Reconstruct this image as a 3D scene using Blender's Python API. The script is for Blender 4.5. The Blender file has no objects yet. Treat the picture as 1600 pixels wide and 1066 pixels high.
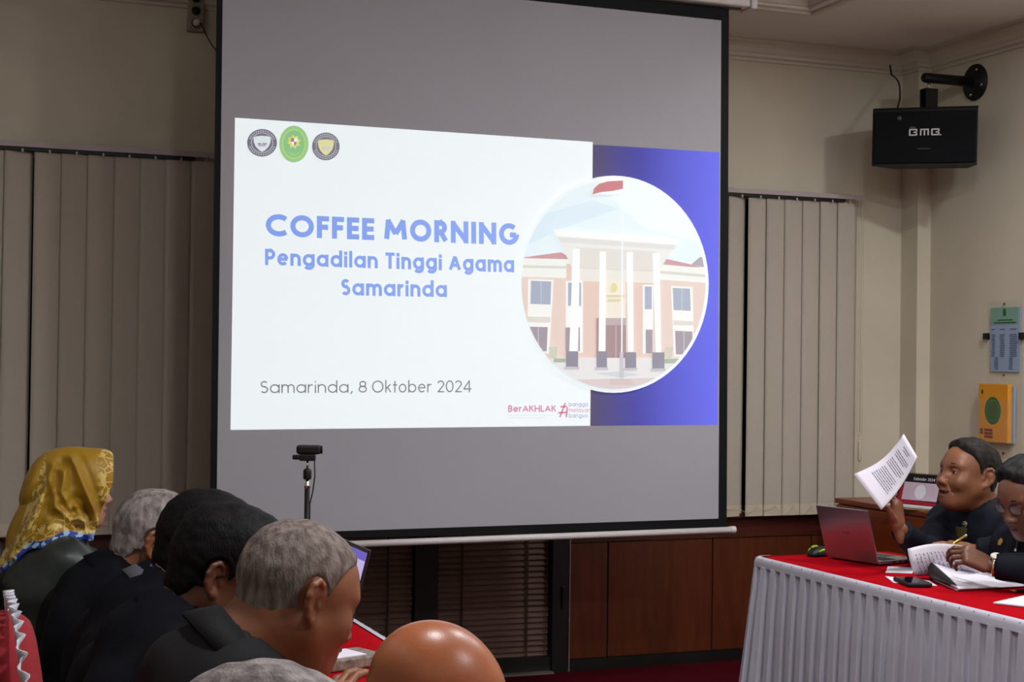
import bpy, bmesh, math, random
import numpy as np
from mathutils import Vector, Matrix, Euler
random.seed(7)
rng = np.random.default_rng(7)
SC = bpy.context.scene
COL = SC.collection
PI = math.pi

# ------------------------------------------------------------------ camera, world, lights, exposure
FPX = 2400.0
CAM_H = 1.45
yaw, pitch, roll = math.radians(21.16), 32 / 2400.0, 0.0125
F0 = Vector((math.sin(yaw), math.cos(yaw), 0)); R0 = Vector((math.cos(yaw), -math.sin(yaw), 0)); U0 = Vector((0, 0, 1))
FW = F0 * math.cos(pitch) + U0 * math.sin(pitch)
UW = U0 * math.cos(pitch) - F0 * math.sin(pitch)
RT = R0 * math.cos(roll) + UW * math.sin(roll)
UP = UW * math.cos(roll) - R0 * math.sin(roll)
cam_data = bpy.data.cameras.new('camera')
cam_data.sensor_fit = 'HORIZONTAL'
cam_data.sensor_width = 36.0
cam_data.lens = FPX / 1600 * 36.0
cam_data.clip_start = 0.05
cam = bpy.data.objects.new('camera', cam_data)
COL.objects.link(cam)
m = Matrix.Identity(4)
for i in range(3):
    m[i][0], m[i][1], m[i][2] = RT[i], UP[i], -FW[i]
m[0][3], m[1][3], m[2][3] = 0, 0, CAM_H
cam.matrix_world = m
SC.camera = cam

w = bpy.data.worlds.new('world'); SC.world = w; w.use_nodes = True
w.node_tree.nodes['Background'].inputs[0].default_value = (0.5, 0.55, 0.65, 1)
w.node_tree.nodes['Background'].inputs[1].default_value = 0.15

def area_lamp(name, loc, sx, sy, power, color=(1, 0.95, 0.88), rot=(0, 0, 0), spread=180):
    d = bpy.data.lights.new(name, 'AREA'); d.shape = 'RECTANGLE'; d.size = sx; d.size_y = sy
    d.energy = power; d.color = color; d.spread = math.radians(spread)
    o = bpy.data.objects.new(name, d); o.location = loc; o.rotation_euler = rot; COL.objects.link(o); return o
# fluorescent ceiling fittings, all overhead and outside the picture
WARM = (0.97, 0.97, 1.0)
area_lamp('ceiling_lamp', (4.15, 4.3, 3.02), 0.16, 0.16, 26, WARM)
area_lamp('ceiling_lamp', (2.6, 3.3, 3.14), 0.2, 0.2, 34, WARM)
area_lamp('ceiling_lamp', (1.12, 2.2, 3.14), 0.16, 0.16, 34, WARM)
area_lamp('ceiling_lamp', (3.0, 0.6, 3.14), 0.2, 0.2, 44, WARM)
# unseen fill strips added in the raised tray to brighten the ceiling
area_lamp('added_fill_strip', (3.60, 1.6, 3.10), 0.08, 6.6, 46, WARM, (0, math.radians(150), 0))
area_lamp('added_fill_strip', (-1.08, 1.6, 3.10), 0.08, 6.6, 22, WARM, (0, math.radians(-150), 0))
area_lamp('added_fill_strip', (1.25, -2.08, 3.10), 4.4, 0.08, 26, WARM, (math.radians(150), 0, 0))

SC.view_settings.view_transform = 'Standard'
SC.view_settings.look = 'None'
SC.view_settings.exposure = 0.14
SC.view_settings.gamma = 1.0
SC.view_settings.use_curve_mapping = False
SC.cycles.max_bounces = 6
SC.cycles.diffuse_bounces = 3

# ------------------------------------------------------------------ helpers
def on_plane(x, y, axis, value):
    """world point on an axis-aligned plane, from a measured photo point"""
    d = FW + RT * ((x - 800) / FPX) - UP * ((y - 533) / FPX)
    t = (value - (0, 0, CAM_H)[axis]) / d[axis]
    return Vector((0, 0, CAM_H)) + d * t

def at_depth(x, y, t):
    d = FW + RT * ((x - 800) / FPX) - UP * ((y - 533) / FPX)
    return Vector((0, 0, CAM_H)) + d * t

def lin(r, g, b):
    f = lambda c: (c / 255 / 12.92) if c / 255 <= 0.04045 else ((c / 255 + 0.055) / 1.055) ** 2.4
    return (f(r), f(g), f(b), 1)

MATS = {}
def mat(name, color, rough=0.6, metal=0.0, noise=0.0, nscale=20, bump=0.0, bscale=200, spec=0.5, emit=None, estr=1.0,
        stretch=None, sheen=0.0, sss=0.0, coat=0.0):
    if name in MATS: return MATS[name]
    mt = bpy.data.materials.new(name); mt.use_nodes = True
    nt = mt.node_tree; b = nt.nodes['Principled BSDF']
    c = tuple(color) if len(color) == 4 else tuple(color) + (1,)
    b.inputs['Base Color'].default_value = c
    b.inputs['Roughness'].default_value = rough; b.inputs['Metallic'].default_value = metal
    b.inputs['Specular IOR Level'].default_value = spec
    if sheen: b.inputs['Sheen Weight'].default_value = sheen
    if coat: b.inputs['Coat Weight'].default_value = coat
    if sss:
        b.inputs['Subsurface Weight'].default_value = sss; b.inputs['Subsurface Radius'].default_value = (0.01, 0.004, 0.002)
        b.inputs['Subsurface Scale'].default_value = 0.6
    if emit:
        b.inputs['Emission Color'].default_value = emit if len(emit) == 4 else tuple(emit) + (1,)
        b.inputs['Emission Strength'].default_value = estr
    tc = None
    if noise or bump:
        tc = nt.nodes.new('ShaderNodeTexCoord'); src = tc.outputs['Object']
        if stretch:
            mp = nt.nodes.new('ShaderNodeMapping'); mp.inputs['Scale'].default_value = stretch
            nt.links.new(src, mp.inputs['Vector']); src = mp.outputs['Vector']
    if noise:
        n = nt.nodes.new('ShaderNodeTexNoise'); n.inputs['Scale'].default_value = nscale; n.inputs['Detail'].default_value = 5
        nt.links.new(src, n.inputs['Vector'])
        r = nt.nodes.new('ShaderNodeValToRGB')
        r.color_ramp.elements[0].position = 0.3; r.color_ramp.elements[1].position = 0.7
        r.color_ramp.elements[0].color = tuple(max(0, v * (1 - noise)) for v in c[:3]) + (1,)
        r.color_ramp.elements[1].color = tuple(min(1, v * (1 + noise)) for v in c[:3]) + (1,)
        nt.links.new(n.outputs['Fac'], r.inputs['Fac']); nt.links.new(r.outputs['Color'], b.inputs['Base Color'])
    if bump:
        n2 = nt.nodes.new('ShaderNodeTexNoise'); n2.inputs['Scale'].default_value = bscale; n2.inputs['Detail'].default_value = 3
        nt.links.new(src, n2.inputs['Vector'])
        bp = nt.nodes.new('ShaderNodeBump'); bp.inputs['Strength'].default_value = bump; bp.inputs['Distance'].default_value = 0.004
        nt.links.new(n2.outputs['Fac'], bp.inputs['Height']); nt.links.new(bp.outputs['Normal'], b.inputs['Normal'])
    MATS[name] = mt
    return mt

def glow(name, color, ambient=0.75):
    """projected light on the white screen cloth: cloth reflects the room and adds the projector's colour"""
    if name in MATS: return MATS[name]
    return mat(name, lin(164, 164, 170), rough=0.9, spec=0.05, emit=color, estr=1.0)

def link(o, parent=None):
    COL.objects.link(o)
    if parent is not None: o.parent = parent
    return o

def tag(o, label=None, cat=None, group=None, kind=None):
    if label: o['label'] = label
    if cat: o['category'] = cat
    if group: o['group'] = group
    if kind: o['kind'] = kind
    return o

def empty(name, label, cat, loc=(0, 0, 0), rz=0.0, group=None):
    o = bpy.data.objects.new(name, None); o.empty_display_size = 0.05
    o.location = loc; o.rotation_euler = (0, 0, rz); COL.objects.link(o)
    return tag(o, label, cat, group)

class MB:
    """collects shapes into one mesh"""
    def __init__(s): s.v, s.f, s.mi, s.mats, s.smooth = [], [], [], [], []
    def mat_index(s, m):
        if m not in s.mats: s.mats.append(m)
        return s.mats.index(m)
    def add(s, verts, faces, m, smooth=False, M=None):
        k = len(s.v); i = s.mat_index(m)
        s.v += [tuple(M @ Vector(v)) for v in verts] if M is not None else [tuple(v) for v in verts]
        s.f += [tuple(int(q) + k for q in f) for f in faces]
        s.mi += [i] * len(faces); s.smooth += [smooth] * len(faces); return s
    def box(s, lo, hi, m, M=None, bev=0.0):
        x0, y0, z0 = lo; x1, y1, z1 = hi
        if bev > 0:
            bm = bmesh.new(); bmesh.ops.create_cube(bm, size=1.0)
            bmesh.ops.scale(bm, vec=(x1 - x0, y1 - y0, z1 - z0), verts=bm.verts)
            bmesh.ops.translate(bm, vec=((x0 + x1) / 2, (y0 + y1) / 2, (z0 + z1) / 2), verts=bm.verts)
            bmesh.ops.bevel(bm, geom=list(bm.edges), offset=bev, segments=2, affect='EDGES', profile=0.5)
            bm.verts.index_update()
            v = [tuple(a.co) for a in bm.verts]; f = [[a.index for a in q.verts] for q in bm.faces]; bm.free()
            return s.add(v, f, m, False, M)
        v = [(x0, y0, z0), (x1, y0, z0), (x1, y1, z0), (x0, y1, z0), (x0, y0, z1), (x1, y0, z1), (x1, y1, z1), (x0, y1, z1)]
        f = [(0, 3, 2, 1), (4, 5, 6, 7), (0, 1, 5, 4), (1, 2, 6, 5), (2, 3, 7, 6), (3, 0, 4, 7)]
        return s.add(v, f, m, False, M)
    def tube(s, pts, r, m, n=8, caps=True):
        pts = [Vector(p) for p in pts]; rs = r if isinstance(r, (list, tuple)) else [r] * len(pts)
        V, F = [], []
        t0 = (pts[1] - pts[0]).normalized(); a = t0.orthogonal().normalized()
        for i, p in enumerate(pts):
            t = (pts[min(i + 1, len(pts) - 1)] - pts[max(i - 1, 0)]).normalized()
            a = (a - t * a.dot(t)).normalized(); b = t.cross(a)
            for k in range(n):
                an = 2 * PI * k / n; V.append(tuple(p + (a * math.cos(an) + b * math.sin(an)) * rs[i]))
        for i in range(len(pts) - 1):
            for k in range(n):
                F.append((i * n + k, i * n + (k + 1) % n, (i + 1) * n + (k + 1) % n, (i + 1) * n + k))
        if caps: F.append(tuple(range(n - 1, -1, -1))); F.append(tuple(range((len(pts) - 1) * n, len(pts) * n)))
        return s.add(V, F, m, True)
    def lathe(s, prof, m, c=(0, 0, 0), n=24, M=None):
        V, F = [], []
        for r, z in prof:
            for k in range(n):
                a = 2 * PI * k / n; V.append((c[0] + r * math.cos(a), c[1] + r * math.sin(a), c[2] + z))
        for i in range(len(prof) - 1):
            for k in range(n): F.append((i * n + k, i * n + (k + 1) % n, (i + 1) * n + (k + 1) % n, (i + 1) * n + k))
        F.append(tuple(range(n - 1, -1, -1))); F.append(tuple(range((len(prof) - 1) * n, len(prof) * n)))
        return s.add(V, F, m, True, M)
    def prism(s, poly, off, m, M=None):
        """poly of 3D points extruded by vector off"""
        n = len(poly); o = Vector(off)
        V = [tuple(p) for p in poly] + [tuple(Vector(p) + o) for p in poly]
        F = [tuple(range(n - 1, -1, -1)), tuple(range(n, 2 * n))] + [(i, (i + 1) % n, n + (i + 1) % n, n + i) for i in range(n)]
        return s.add(V, F, m, False, M)
    def build(s, name, parent=None, bevel=0.0):
        me = bpy.data.meshes.new(name); me.from_pydata(s.v, [], s.f)
        for m in s.mats: me.materials.append(m)
        me.polygons.foreach_set('material_index', s.mi); me.polygons.foreach_set('use_smooth', s.smooth)
        me.update()
        o = link(bpy.data.objects.new(name, me), parent)
        return o

def rezero(o, p):
    """move the origin of a mesh object to p (world), keeping its shape in place"""
    p = Vector(p); o.data.transform(Matrix.Translation(-p)); o.location = Vector(o.location) + p
    return o

def boxo(name, lo, hi, m, parent=None, bev=0.0):
    return MB().box(lo, hi, m, bev=bev).build(name, parent)

def grid_mesh(name, P, m, parent=None, thick=0.0, smooth=True):
    """P: array (nu, nv, 3)"""
    nu, nv = P.shape[:2]
    V = P.reshape(-1, 3); F = [(i * nv + j, (i + 1) * nv + j, (i + 1) * nv + j + 1, i * nv + j + 1) for i in range(nu - 1) for j in range(nv - 1)]
    me = bpy.data.meshes.new(name); me.from_pydata(V.tolist(), [], F); me.materials.append(m)
    me.polygons.foreach_set('use_smooth', [smooth] * len(F)); me.update()
    o = link(bpy.data.objects.new(name, me), parent)
    if thick:
        md = o.modifiers.new('thickness', 'SOLIDIFY'); md.thickness = thick; md.offset = 0
    return o
# ------------------------------------------------------------------ lettering drawn with strokes
def arc(cx, cy, rx, ry, a0, a1, n=14):
    return [(cx + rx * math.cos(math.radians(a0 + (a1 - a0) * i / n)), cy + ry * math.sin(math.radians(a0 + (a1 - a0) * i / n))) for i in range(n + 1)]
XH = 0.70
def bowl(cx, r=0.33, n=20): return arc(cx, XH / 2, r, XH / 2, 0, 360, n)
G = {
 'C': (0.92, [arc(0.5, 0.5, 0.5, 0.5, 48, 312, 22)]),
 'O': (1.02, [arc(0.5, 0.5, 0.5, 0.5, 0, 360, 30)]),
 'F': (0.53, [[(0.06, 0), (0.06, 1)], [(0.06, 1.0), (0.55, 1.0)], [(0.06, 0.5), (0.5, 0.5)]]),
 'E': (0.54, [[(0.06, 0), (0.06, 1)], [(0.06, 1.0), (0.56, 1.0)], [(0.06, 0.5), (0.53, 0.5)], [(0.06, 0), (0.56, 0)]]),
 'M': (1.08, [[(0.07, 0), (0.15, 1), (0.525, 0.25), (0.9, 1), (0.98, 0)]]),
 'R': (0.66, [[(0.06, 0), (0.06, 1)], [(0.06, 1.0), (0.3, 1.0)] + arc(0.3, 0.735, 0.27, 0.265, 90, -90, 10) + [(0.06, 0.47)], [(0.3, 0.47), (0.62, 0)]]),
 'N': (0.86, [[(0.06, 0), (0.06, 1), (0.74, 0), (0.74, 1)]]),
 'I': (0.14, [[(0.07, 0), (0.07, 1)]]),
 'G': (1.0, [arc(0.5, 0.5, 0.5, 0.5, 48, 350, 24) + [(0.97, 0.45), (0.55, 0.45)]]),
 'P': (0.62, [[(0.06, 0), (0.06, 1)], [(0.06, 1.0), (0.3, 1.0)] + arc(0.3, 0.715, 0.27, 0.285, 90, -90, 10) + [(0.06, 0.43)]]),
 'T': (0.6, [[(0.3, 0), (0.3, 1)], [(0.0, 1.0), (0.6, 1.0)]]),
 'A': (0.84, [[(0.03, 0), (0.42, 0.97), (0.81, 0)], [(0.18, 0.3), (0.66, 0.3)]]),
 'S': (0.56, [arc(0.28, 0.765, 0.23, 0.235, 35, 270, 12) + arc(0.28, 0.265, 0.25, 0.265, 90, -145, 12)]),
 'B': (0.6, [[(0.06, 0), (0.06, 1)], [(0.06, 1.0), (0.28, 1.0)] + arc(0.28, 0.77, 0.22, 0.23, 90, -90, 8) + [(0.06, 0.54)], [(0.28, 0.54)] + arc(0.28, 0.27, 0.26, 0.27, 90, -90, 8) + [(0.06, 0.0)]]),
 'K': (0.66, [[(0.06, 0), (0.06, 1)], [(0.6, 1), (0.1, 0.47)], [(0.24, 0.62), (0.64, 0)]]),
 'H': (0.74, [[(0.06, 0), (0.06, 1)], [(0.68, 0), (0.68, 1)], [(0.06, 0.5), (0.68, 0.5)]]),
 'L': (0.5, [[(0.06, 0), (0.06, 1)], [(0.06, 0), (0.5, 0)]]),
 '8': (0.6, [arc(0.3, 0.74, 0.21, 0.23, 0, 360, 16), arc(0.3, 0.27, 0.26, 0.26, 0, 360, 16)]),
 '2': (0.56, [arc(0.28, 0.72, 0.24, 0.26, 165, -35, 12) + [(0.06, 0.0)], [(0.03, 0.0), (0.55, 0.0)]]),
 '0': (0.64, [arc(0.32, 0.5, 0.28, 0.49, 0, 360, 22)]),
 '4': (0.66, [[(0.48, 0), (0.48, 1), (0.04, 0.25), (0.64, 0.25)]]),
 'a': (0.74, [bowl(0.34), [(0.67, 0), (0.67, XH)]]),
 'd': (0.74, [bowl(0.34), [(0.67, 0), (0.67, 1.05)]]),
 'b': (0.74, [bowl(0.39), [(0.06, 0), (0.06, 1.05)]]),
 'p': (0.74, [bowl(0.39), [(0.06, -0.3), (0.06, XH)]]),
 'g': (0.74, [bowl(0.34), [(0.67, XH), (0.67, 0.0)] + arc(0.36, -0.02, 0.31, 0.26, 0, -150, 10)]),
 'o': (0.7, [bowl(0.34)]),
 'e': (0.68, [[(0.03, 0.37), (0.65, 0.37)] + arc(0.34, XH / 2, 0.32, XH / 2, 4, 318, 18)]),
 'n': (0.64, [[(0.06, 0), (0.06, XH)], [(0.06, 0.36)] + arc(0.32, 0.42, 0.26, 0.28, 180, 0, 10) + [(0.58, 0)]]),
 'm': (1.0, [[(0.06, 0), (0.06, XH)], [(0.06, 0.4)] + arc(0.29, 0.44, 0.22, 0.26, 180, 0, 10) + [(0.51, 0)], [(0.51, 0.4)] + arc(0.73, 0.44, 0.22, 0.26, 180, 0, 10) + [(0.95, 0)]]),
 'r': (0.4, [[(0.06, 0), (0.06, XH)], [(0.06, 0.36)] + arc(0.3, 0.4, 0.24, 0.29, 180, 72, 8)]),
 'i': (0.14, [[(0.07, 0), (0.07, XH - .06)], [(0.07, 0.96), (0.07, 0.98)]]),
 'l': (0.14, [[(0.07, 0), (0.07, 1.05)]]),
 't': (0.36, [[(0.17, 0), (0.17, 0.95)], [(0.0, XH - 0.05), (0.36, XH - 0.05)]]),
 'f': (0.36, [[(0.15, 0), (0.15, 0.8)] + arc(0.32, 0.82, 0.17, 0.2, 180, 90, 6), [(0.0, XH - 0.05), (0.36, XH - 0.05)]]),
 'k': (0.54, [[(0.06, 0), (0.06, 1.05)], [(0.5, XH), (0.1, 0.3)], [(0.22, 0.42), (0.54, 0)]]),
 'y': (0.6, [[(0.02, XH), (0.31, 0.05)], [(0.6, XH), (0.2, -0.3)]]),
 'v': (0.6, [[(0.02, XH), (0.3, 0.03), (0.58, XH)]]),
 'u': (0.64, [[(0.06, XH), (0.06, 0.28)] + arc(0.32, 0.28, 0.26, 0.28, 180, 360, 10) + [(0.58, XH)], [(0.58, 0), (0.58, XH)]]),
 's': (0.46, [arc(0.23, 0.52, 0.18, 0.16, 40, 270, 9) + arc(0.23, 0.19, 0.2, 0.17, 90, -145, 9)]),
 ',': (0.2, [[(0.12, 0.1), (0.05, -0.16)]]),
}
def ribbon(pts, w):
    """flat strip of width w along 2D points, mitred"""
    P = [Vector(p) for p in pts]; V, F = [], []
    closed = (P[0] - P[-1]).length < 1e-5
    for i, p in enumerate(P):
        a = P[i] - P[i - 1] if i else (P[-1] - P[-2] if closed else P[1] - P[0])
        b = P[i + 1] - P[i] if i < len(P) - 1 else (P[1] - P[0] if closed else a)
        a = a.normalized(); b = b.normalized(); na = Vector((-a.y, a.x)); nb = Vector((-b.y, b.x))
        n = (na + nb); n = n.normalized() if n.length > 1e-4 else na
        k = min(1 / max(n.dot(na), 0.3), 1.7)
        V += [p + n * (w / 2 * k), p - n * (w / 2 * k)]
    for i in range(len(P) - 1): F.append((2 * i, 2 * i + 1, 2 * i + 3, 2 * i + 2))
    return V, F
def text_width(s, gap, space):
    return sum((space if c == ' ' else G[c][0]) for c in s) + gap * (len(s) - 1)
def glyph_ribbons(c, sx, sz, half):
    out, strokes = [], []
    for q in G[c][1]:                            # break a stroke at its sharp corners
        cur = [q[0]]
        for i in range(1, len(q)):
            cur.append(q[i])
            if i < len(q) - 1:
                a = Vector(q[i]) - Vector(q[i - 1]); b = Vector(q[i + 1]) - Vector(q[i])
                if a.length > 1e-6 and b.length > 1e-6 and a.angle(b) > .9: strokes.append(cur); cur = [q[i]]
        strokes.append(cur)
    for q in strokes:
        pts = [Vector((p[0] * sx, half + p[1] * sz)) for p in q]
        closed = (Vector(q[0]) - Vector(q[-1])).length < 1e-5
        for e, n in ((0, 1), (-1, -2)):          # square ends on upright strokes
            d = pts[e] - pts[n]
            if not closed and (abs(d.x) < .12 * abs(d.y) or (q[e][1] in (0, 1, 1.05, XH, -.3) and abs(d.y) > .5 * abs(d.x))): pts[e] = pts[e] + d.normalized() * half * (1 if abs(d.x) < .06 * abs(d.y) else .4)
        out.append(ribbon(pts, 2 * half))
    xs = [v.x for V, F in out for v in V]
    return out, min(xs), max(xs)
def text_on(mb, s, origin, xaxis, zaxis, wd, m, gap=0.16, space=0.34, clip=None):
    """writes s so that its ink fills the vector xaxis, cap height zaxis; wd is the stroke width over the cap height"""
    o = Vector(origin); xa0 = Vector(xaxis); za = Vector(zaxis); nrm = xa0.cross(za).normalized()
    hgt = za.length; half = wd * hgt / 2; xu = xa0.normalized(); zu = za.normalized(); sz = hgt - 2 * half
    gaps = sum((space + gap if c == ' ' else gap) for c in s) - gap
    thin = [c for c in s if c in 'Iil']; wide = sum(G[c][0] for c in s if c != ' ' and c not in 'Iil') * hgt
    k = (xa0.length - gaps * hgt - len(thin) * 2 * half) / max(wide, 1e-6)
    x, lay = 0.0, 0
    for c in s:
        if c == ' ': x += (space + gap) * hgt; continue
        sx = hgt * .8; goal = 2 * half if c in 'Iil' else G[c][0] * hgt * k
        for it in range(4):
            rb, x0, x1 = glyph_ribbons(c, sx, sz, half)
            if c in 'Iil': break
            sx *= (goal - 2 * half * .8) / max((x1 - x0) - 2 * half * .8, 1e-6)
        for V, F in rb:
            lay += 1
            mb.add([o + xu * (x + v.x - x0) + zu * v.y + nrm * (lay % 6 * .00002) for v in V], F, m)
        x += goal + gap * hgt

# ------------------------------------------------------------------ signed-distance modelling (numpy surface nets)
def smin(a, b, k):
    h = np.maximum(k - np.abs(a - b), 0) / k
    return np.minimum(a, b) - h * h * k * 0.25
def smax(a, b, k): return -smin(-a, -b, k)
def s_sphere(P, c, r):
    return np.sqrt((P[0] - c[0]) ** 2 + (P[1] - c[1]) ** 2 + (P[2] - c[2]) ** 2) - r
def s_ell(P, c, r, M=None):
    x, y, z = P[0] - c[0], P[1] - c[1], P[2] - c[2]
    if M is not None:
        x, y, z = (M[0][0] * x + M[1][0] * y + M[2][0] * z, M[0][1] * x + M[1][1] * y + M[2][1] * z, M[0][2] * x + M[1][2] * y + M[2][2] * z)
    k0 = np.sqrt((x / r[0]) ** 2 + (y / r[1]) ** 2 + (z / r[2]) ** 2)
    k1 = np.sqrt((x / r[0] ** 2) ** 2 + (y / r[1] ** 2) ** 2 + (z / r[2] ** 2) ** 2)
    return k0 * (k0 - 1) / np.maximum(k1, 1e-6)
def s_cap(P, a, b, ra, rb=None):
    rb = ra if rb is None else rb
    ba = [b[i] - a[i] for i in range(3)]; L = sum(q * q for q in ba) + 1e-12
    pa = [P[i] - a[i] for i in range(3)]
    h = np.clip((pa[0] * ba[0] + pa[1] * ba[1] + pa[2] * ba[2]) / L, 0, 1)
    return np.sqrt((pa[0] - ba[0] * h) ** 2 + (pa[1] - ba[1] * h) ** 2 + (pa[2] - ba[2] * h) ** 2) - (ra + (rb - ra) * h)
def s_rbox(P, c, hs, r):
    q = [np.abs(P[i] - c[i]) - (hs[i] - r) for i in range(3)]
    o = np.sqrt(np.maximum(q[0], 0) ** 2 + np.maximum(q[1], 0) ** 2 + np.maximum(q[2], 0) ** 2)
    return o + np.minimum(np.maximum(q[0], np.maximum(q[1], q[2])), 0) - r
def wob(P, s, seed=0):
    """smooth pseudo noise from sines, about -1..1"""
    a = 1.7 * seed
    x, y, z = P[0] * s, P[1] * s, P[2] * s
    u = np.sin(x * 1.3 + 1.1 * np.sin(y * 0.9 + a) + a) + np.sin(y * 1.7 + 1.3 * np.sin(z * 1.1 + 2 * a) + 3 + a) + np.sin(z * 1.5 + 1.2 * np.sin(x * 0.8 + 5 + a))
    return u / 3

def surface_nets(fn, lo, hi, h):
    ax = [np.arange(lo[i], hi[i] + h, h, dtype=np.float32) for i in range(3)]
    X, Y, Z = np.meshgrid(*ax, indexing='ij', sparse=False)
    S = fn((X, Y, Z)).astype(np.float32)
    # close the shape on the border of the grid
    for i in range(3):
        for e in (0, -1):
            sl = [slice(None)] * 3; sl[i] = e; S[tuple(sl)] = np.maximum(S[tuple(sl)], 0.3 * h)
    n = [a - 1 for a in S.shape]
    acc = np.zeros(tuple(n) + (3,), np.float32); cnt = np.zeros(tuple(n), np.float32)
    cor = {}
    for i in (0, 1):
        for j in (0, 1):
            for k in (0, 1): cor[(i, j, k)] = S[i:i + n[0], j:j + n[1], k:k + n[2]]
    for a in range(3):
        for p in ((0, 0), (0, 1), (1, 0), (1, 1)):
            c0 = [0, 0, 0]; o = [q for q in range(3) if q != a]; c0[o[0]], c0[o[1]] = p
            c1 = list(c0); c1[a] = 1
            s0, s1 = cor[tuple(c0)], cor[tuple(c1)]
            x = (s0 < 0) != (s1 < 0)
            t = np.where(x, s0 / np.where(x, s0 - s1, 1), 0)
            for q in range(3):
                acc[..., q] += np.where(x, (t if q == a else c0[q]), 0)
            cnt += x
    act = cnt > 0
    idx = -np.ones(tuple(n), np.int64); ii = np.argwhere(act); idx[act] = np.arange(len(ii))
    V = (ii + acc[act] / cnt[act][:, None]) * h + np.array([a[0] for a in ax])
    quads = []
    for a in range(3):
        s0 = [slice(None)] * 3; s1 = [slice(None)] * 3; s0[a] = slice(0, -1); s1[a] = slice(1, None)
        o = [q for q in range(3) if q != a]
        A, B = S[tuple(s0)], S[tuple(s1)]
        e = np.argwhere((A < 0) != (B < 0)); 
        ok = (e[:, o[0]] > 0) & (e[:, o[1]] > 0) & (e[:, o[0]] < S.shape[o[0]] - 1) & (e[:, o[1]] < S.shape[o[1]] - 1)
        e = e[ok]; neg = A[e[:, 0], e[:, 1], e[:, 2]] < 0
        q = []
        for d in ((0, 0), (1, 0), (1, 1), (0, 1)):
            f = e.copy(); f[:, o[0]] -= d[0]; f[:, o[1]] -= d[1]
            q.append(idx[f[:, 0], f[:, 1], f[:, 2]])
        q = np.stack(q, 1)
        flip = neg if a != 1 else ~neg
        q[~flip] = q[~flip][:, ::-1]
        quads.append(q)
    Q = np.concatenate(quads) if quads else np.zeros((0, 4), int)
    return V.astype(np.float64), Q

def np_mesh(name, parts, parent=None, mats=()):
    """parts: list of (V, Q, material index)"""
    V = np.concatenate([p[0] for p in parts]); off = 0; Fs, mi = [], []
    for v, q, k in parts:
        Fs.append(np.asarray(q) + off); off += len(v); mi += [k] * len(q)
    Q = np.concatenate(Fs)
    me = bpy.data.meshes.new(name)
    me.vertices.add(len(V)); me.vertices.foreach_set('co', V.ravel())
    me.loops.add(Q.size); me.loops.foreach_set('vertex_index', Q.ravel().astype(np.int32))
    me.polygons.add(len(Q)); me.polygons.foreach_set('loop_start', np.arange(0, Q.size, 4, dtype=np.int32))
    me.polygons.foreach_set('use_smooth', [True] * len(Q)); me.polygons.foreach_set('material_index', mi)
    for m in mats: me.materials.append(m)
    me.update(calc_edges=True); me.validate()
    return link(bpy.data.objects.new(name, me), parent)
def xform(V, M):
    A = np.array(M); return V @ A[:3, :3].T + A[:3, 3]
# ------------------------------------------------------------------ materials of the setting
YB, XR, XL, YF = 6.659, 4.803, -2.2, -3.0
ZC, ZT = 3.05, 3.18            # ceiling border, raised tray
M_wall = mat('cream wall paint', lin(208, 201, 180), 0.75, noise=0.05, nscale=3, bump=0.08, bscale=90)
M_ceil = mat('white ceiling paint', lin(222, 217, 213), 0.8, noise=0.02, nscale=4)
M_cornice = mat('plaster cornice', lin(206, 199, 186), 0.7)
M_wood = mat('red brown veneer', lin(88, 40, 18), 0.38, noise=0.22, nscale=6, stretch=(6, 6, 0.6))
M_wood2 = mat('dark red rail', lin(74, 28, 18), 0.4, noise=0.2, nscale=6, stretch=(0.5, 6, 6))
M_cab = mat('cabinet veneer', lin(128, 52, 20), 0.32, noise=0.2, nscale=5, stretch=(5, 0.6, 5))
M_black = mat('black aluminium', lin(20, 19, 20), 0.45)
M_blackp = mat('black plastic', lin(16, 16, 18), 0.5, spec=0.35)
M_carpet = mat('dark red carpet', lin(78, 10, 24), 0.95, noise=0.25, nscale=160, bump=0.5, bscale=400, spec=0.05)
M_glass = mat('dark window glass', lin(12, 12, 14), 0.08)
M_vane = mat('woven vane cloth', lin(188, 180, 166), 0.85, noise=0.06, nscale=25, bump=0.25, bscale=60, stretch=(3, 3, 40), spec=0.1)
M_hem = mat('vane hem cloth', lin(202, 192, 170), 0.85, noise=0.05, nscale=25, spec=0.1)
M_rail = mat('pale aluminium rail', lin(178, 166, 166), 0.45)
M_slat = mat('brown wooden slat', lin(116, 92, 82), 0.8, spec=.15, noise=0.12, nscale=10, stretch=(0.6, 5, 5))
M_slatcord = mat('brown ladder tape', lin(60, 42, 36), 0.9)
M_white = mat('white enamel', lin(205, 200, 200), 0.35)
M_chrome = mat('chrome', (0.7, 0.7, 0.7), 0.2, metal=1)
M_silver = mat('silver edge', lin(165, 155, 150), 0.35, metal=0.6)
M_ivory = mat('ivory plastic', lin(150, 138, 118), 0.5)

def structure(o): o['kind'] = 'structure'; return o

# ------------------------------------------------------------------ the room
structure(boxo('floor', (XL - .2, YF - .2, -0.1), (XR + .2, YB + .2, 0), M_carpet))
ce = MB()
TX0, TX1, TY0, TY1 = -1.2, 3.717, -2.2, 5.955
ce.box((XL - .2, TY1, ZC), (XR + .2, YB + .2, ZC + .3), M_ceil).box((XL - .2, YF - .2, ZC), (XR + .2, TY0, ZC + .3), M_ceil)
ce.box((TX1, TY0, ZC), (XR + .2, TY1, ZC + .3), M_ceil).box((XL - .2, TY0, ZC), (TX0, TY1, ZC + .3), M_ceil)
ce.box((TX0, TY0, ZT), (TX1, TY1, ZT + .17), M_ceil)
ceiling = structure(ce.build('ceiling'))
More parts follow.
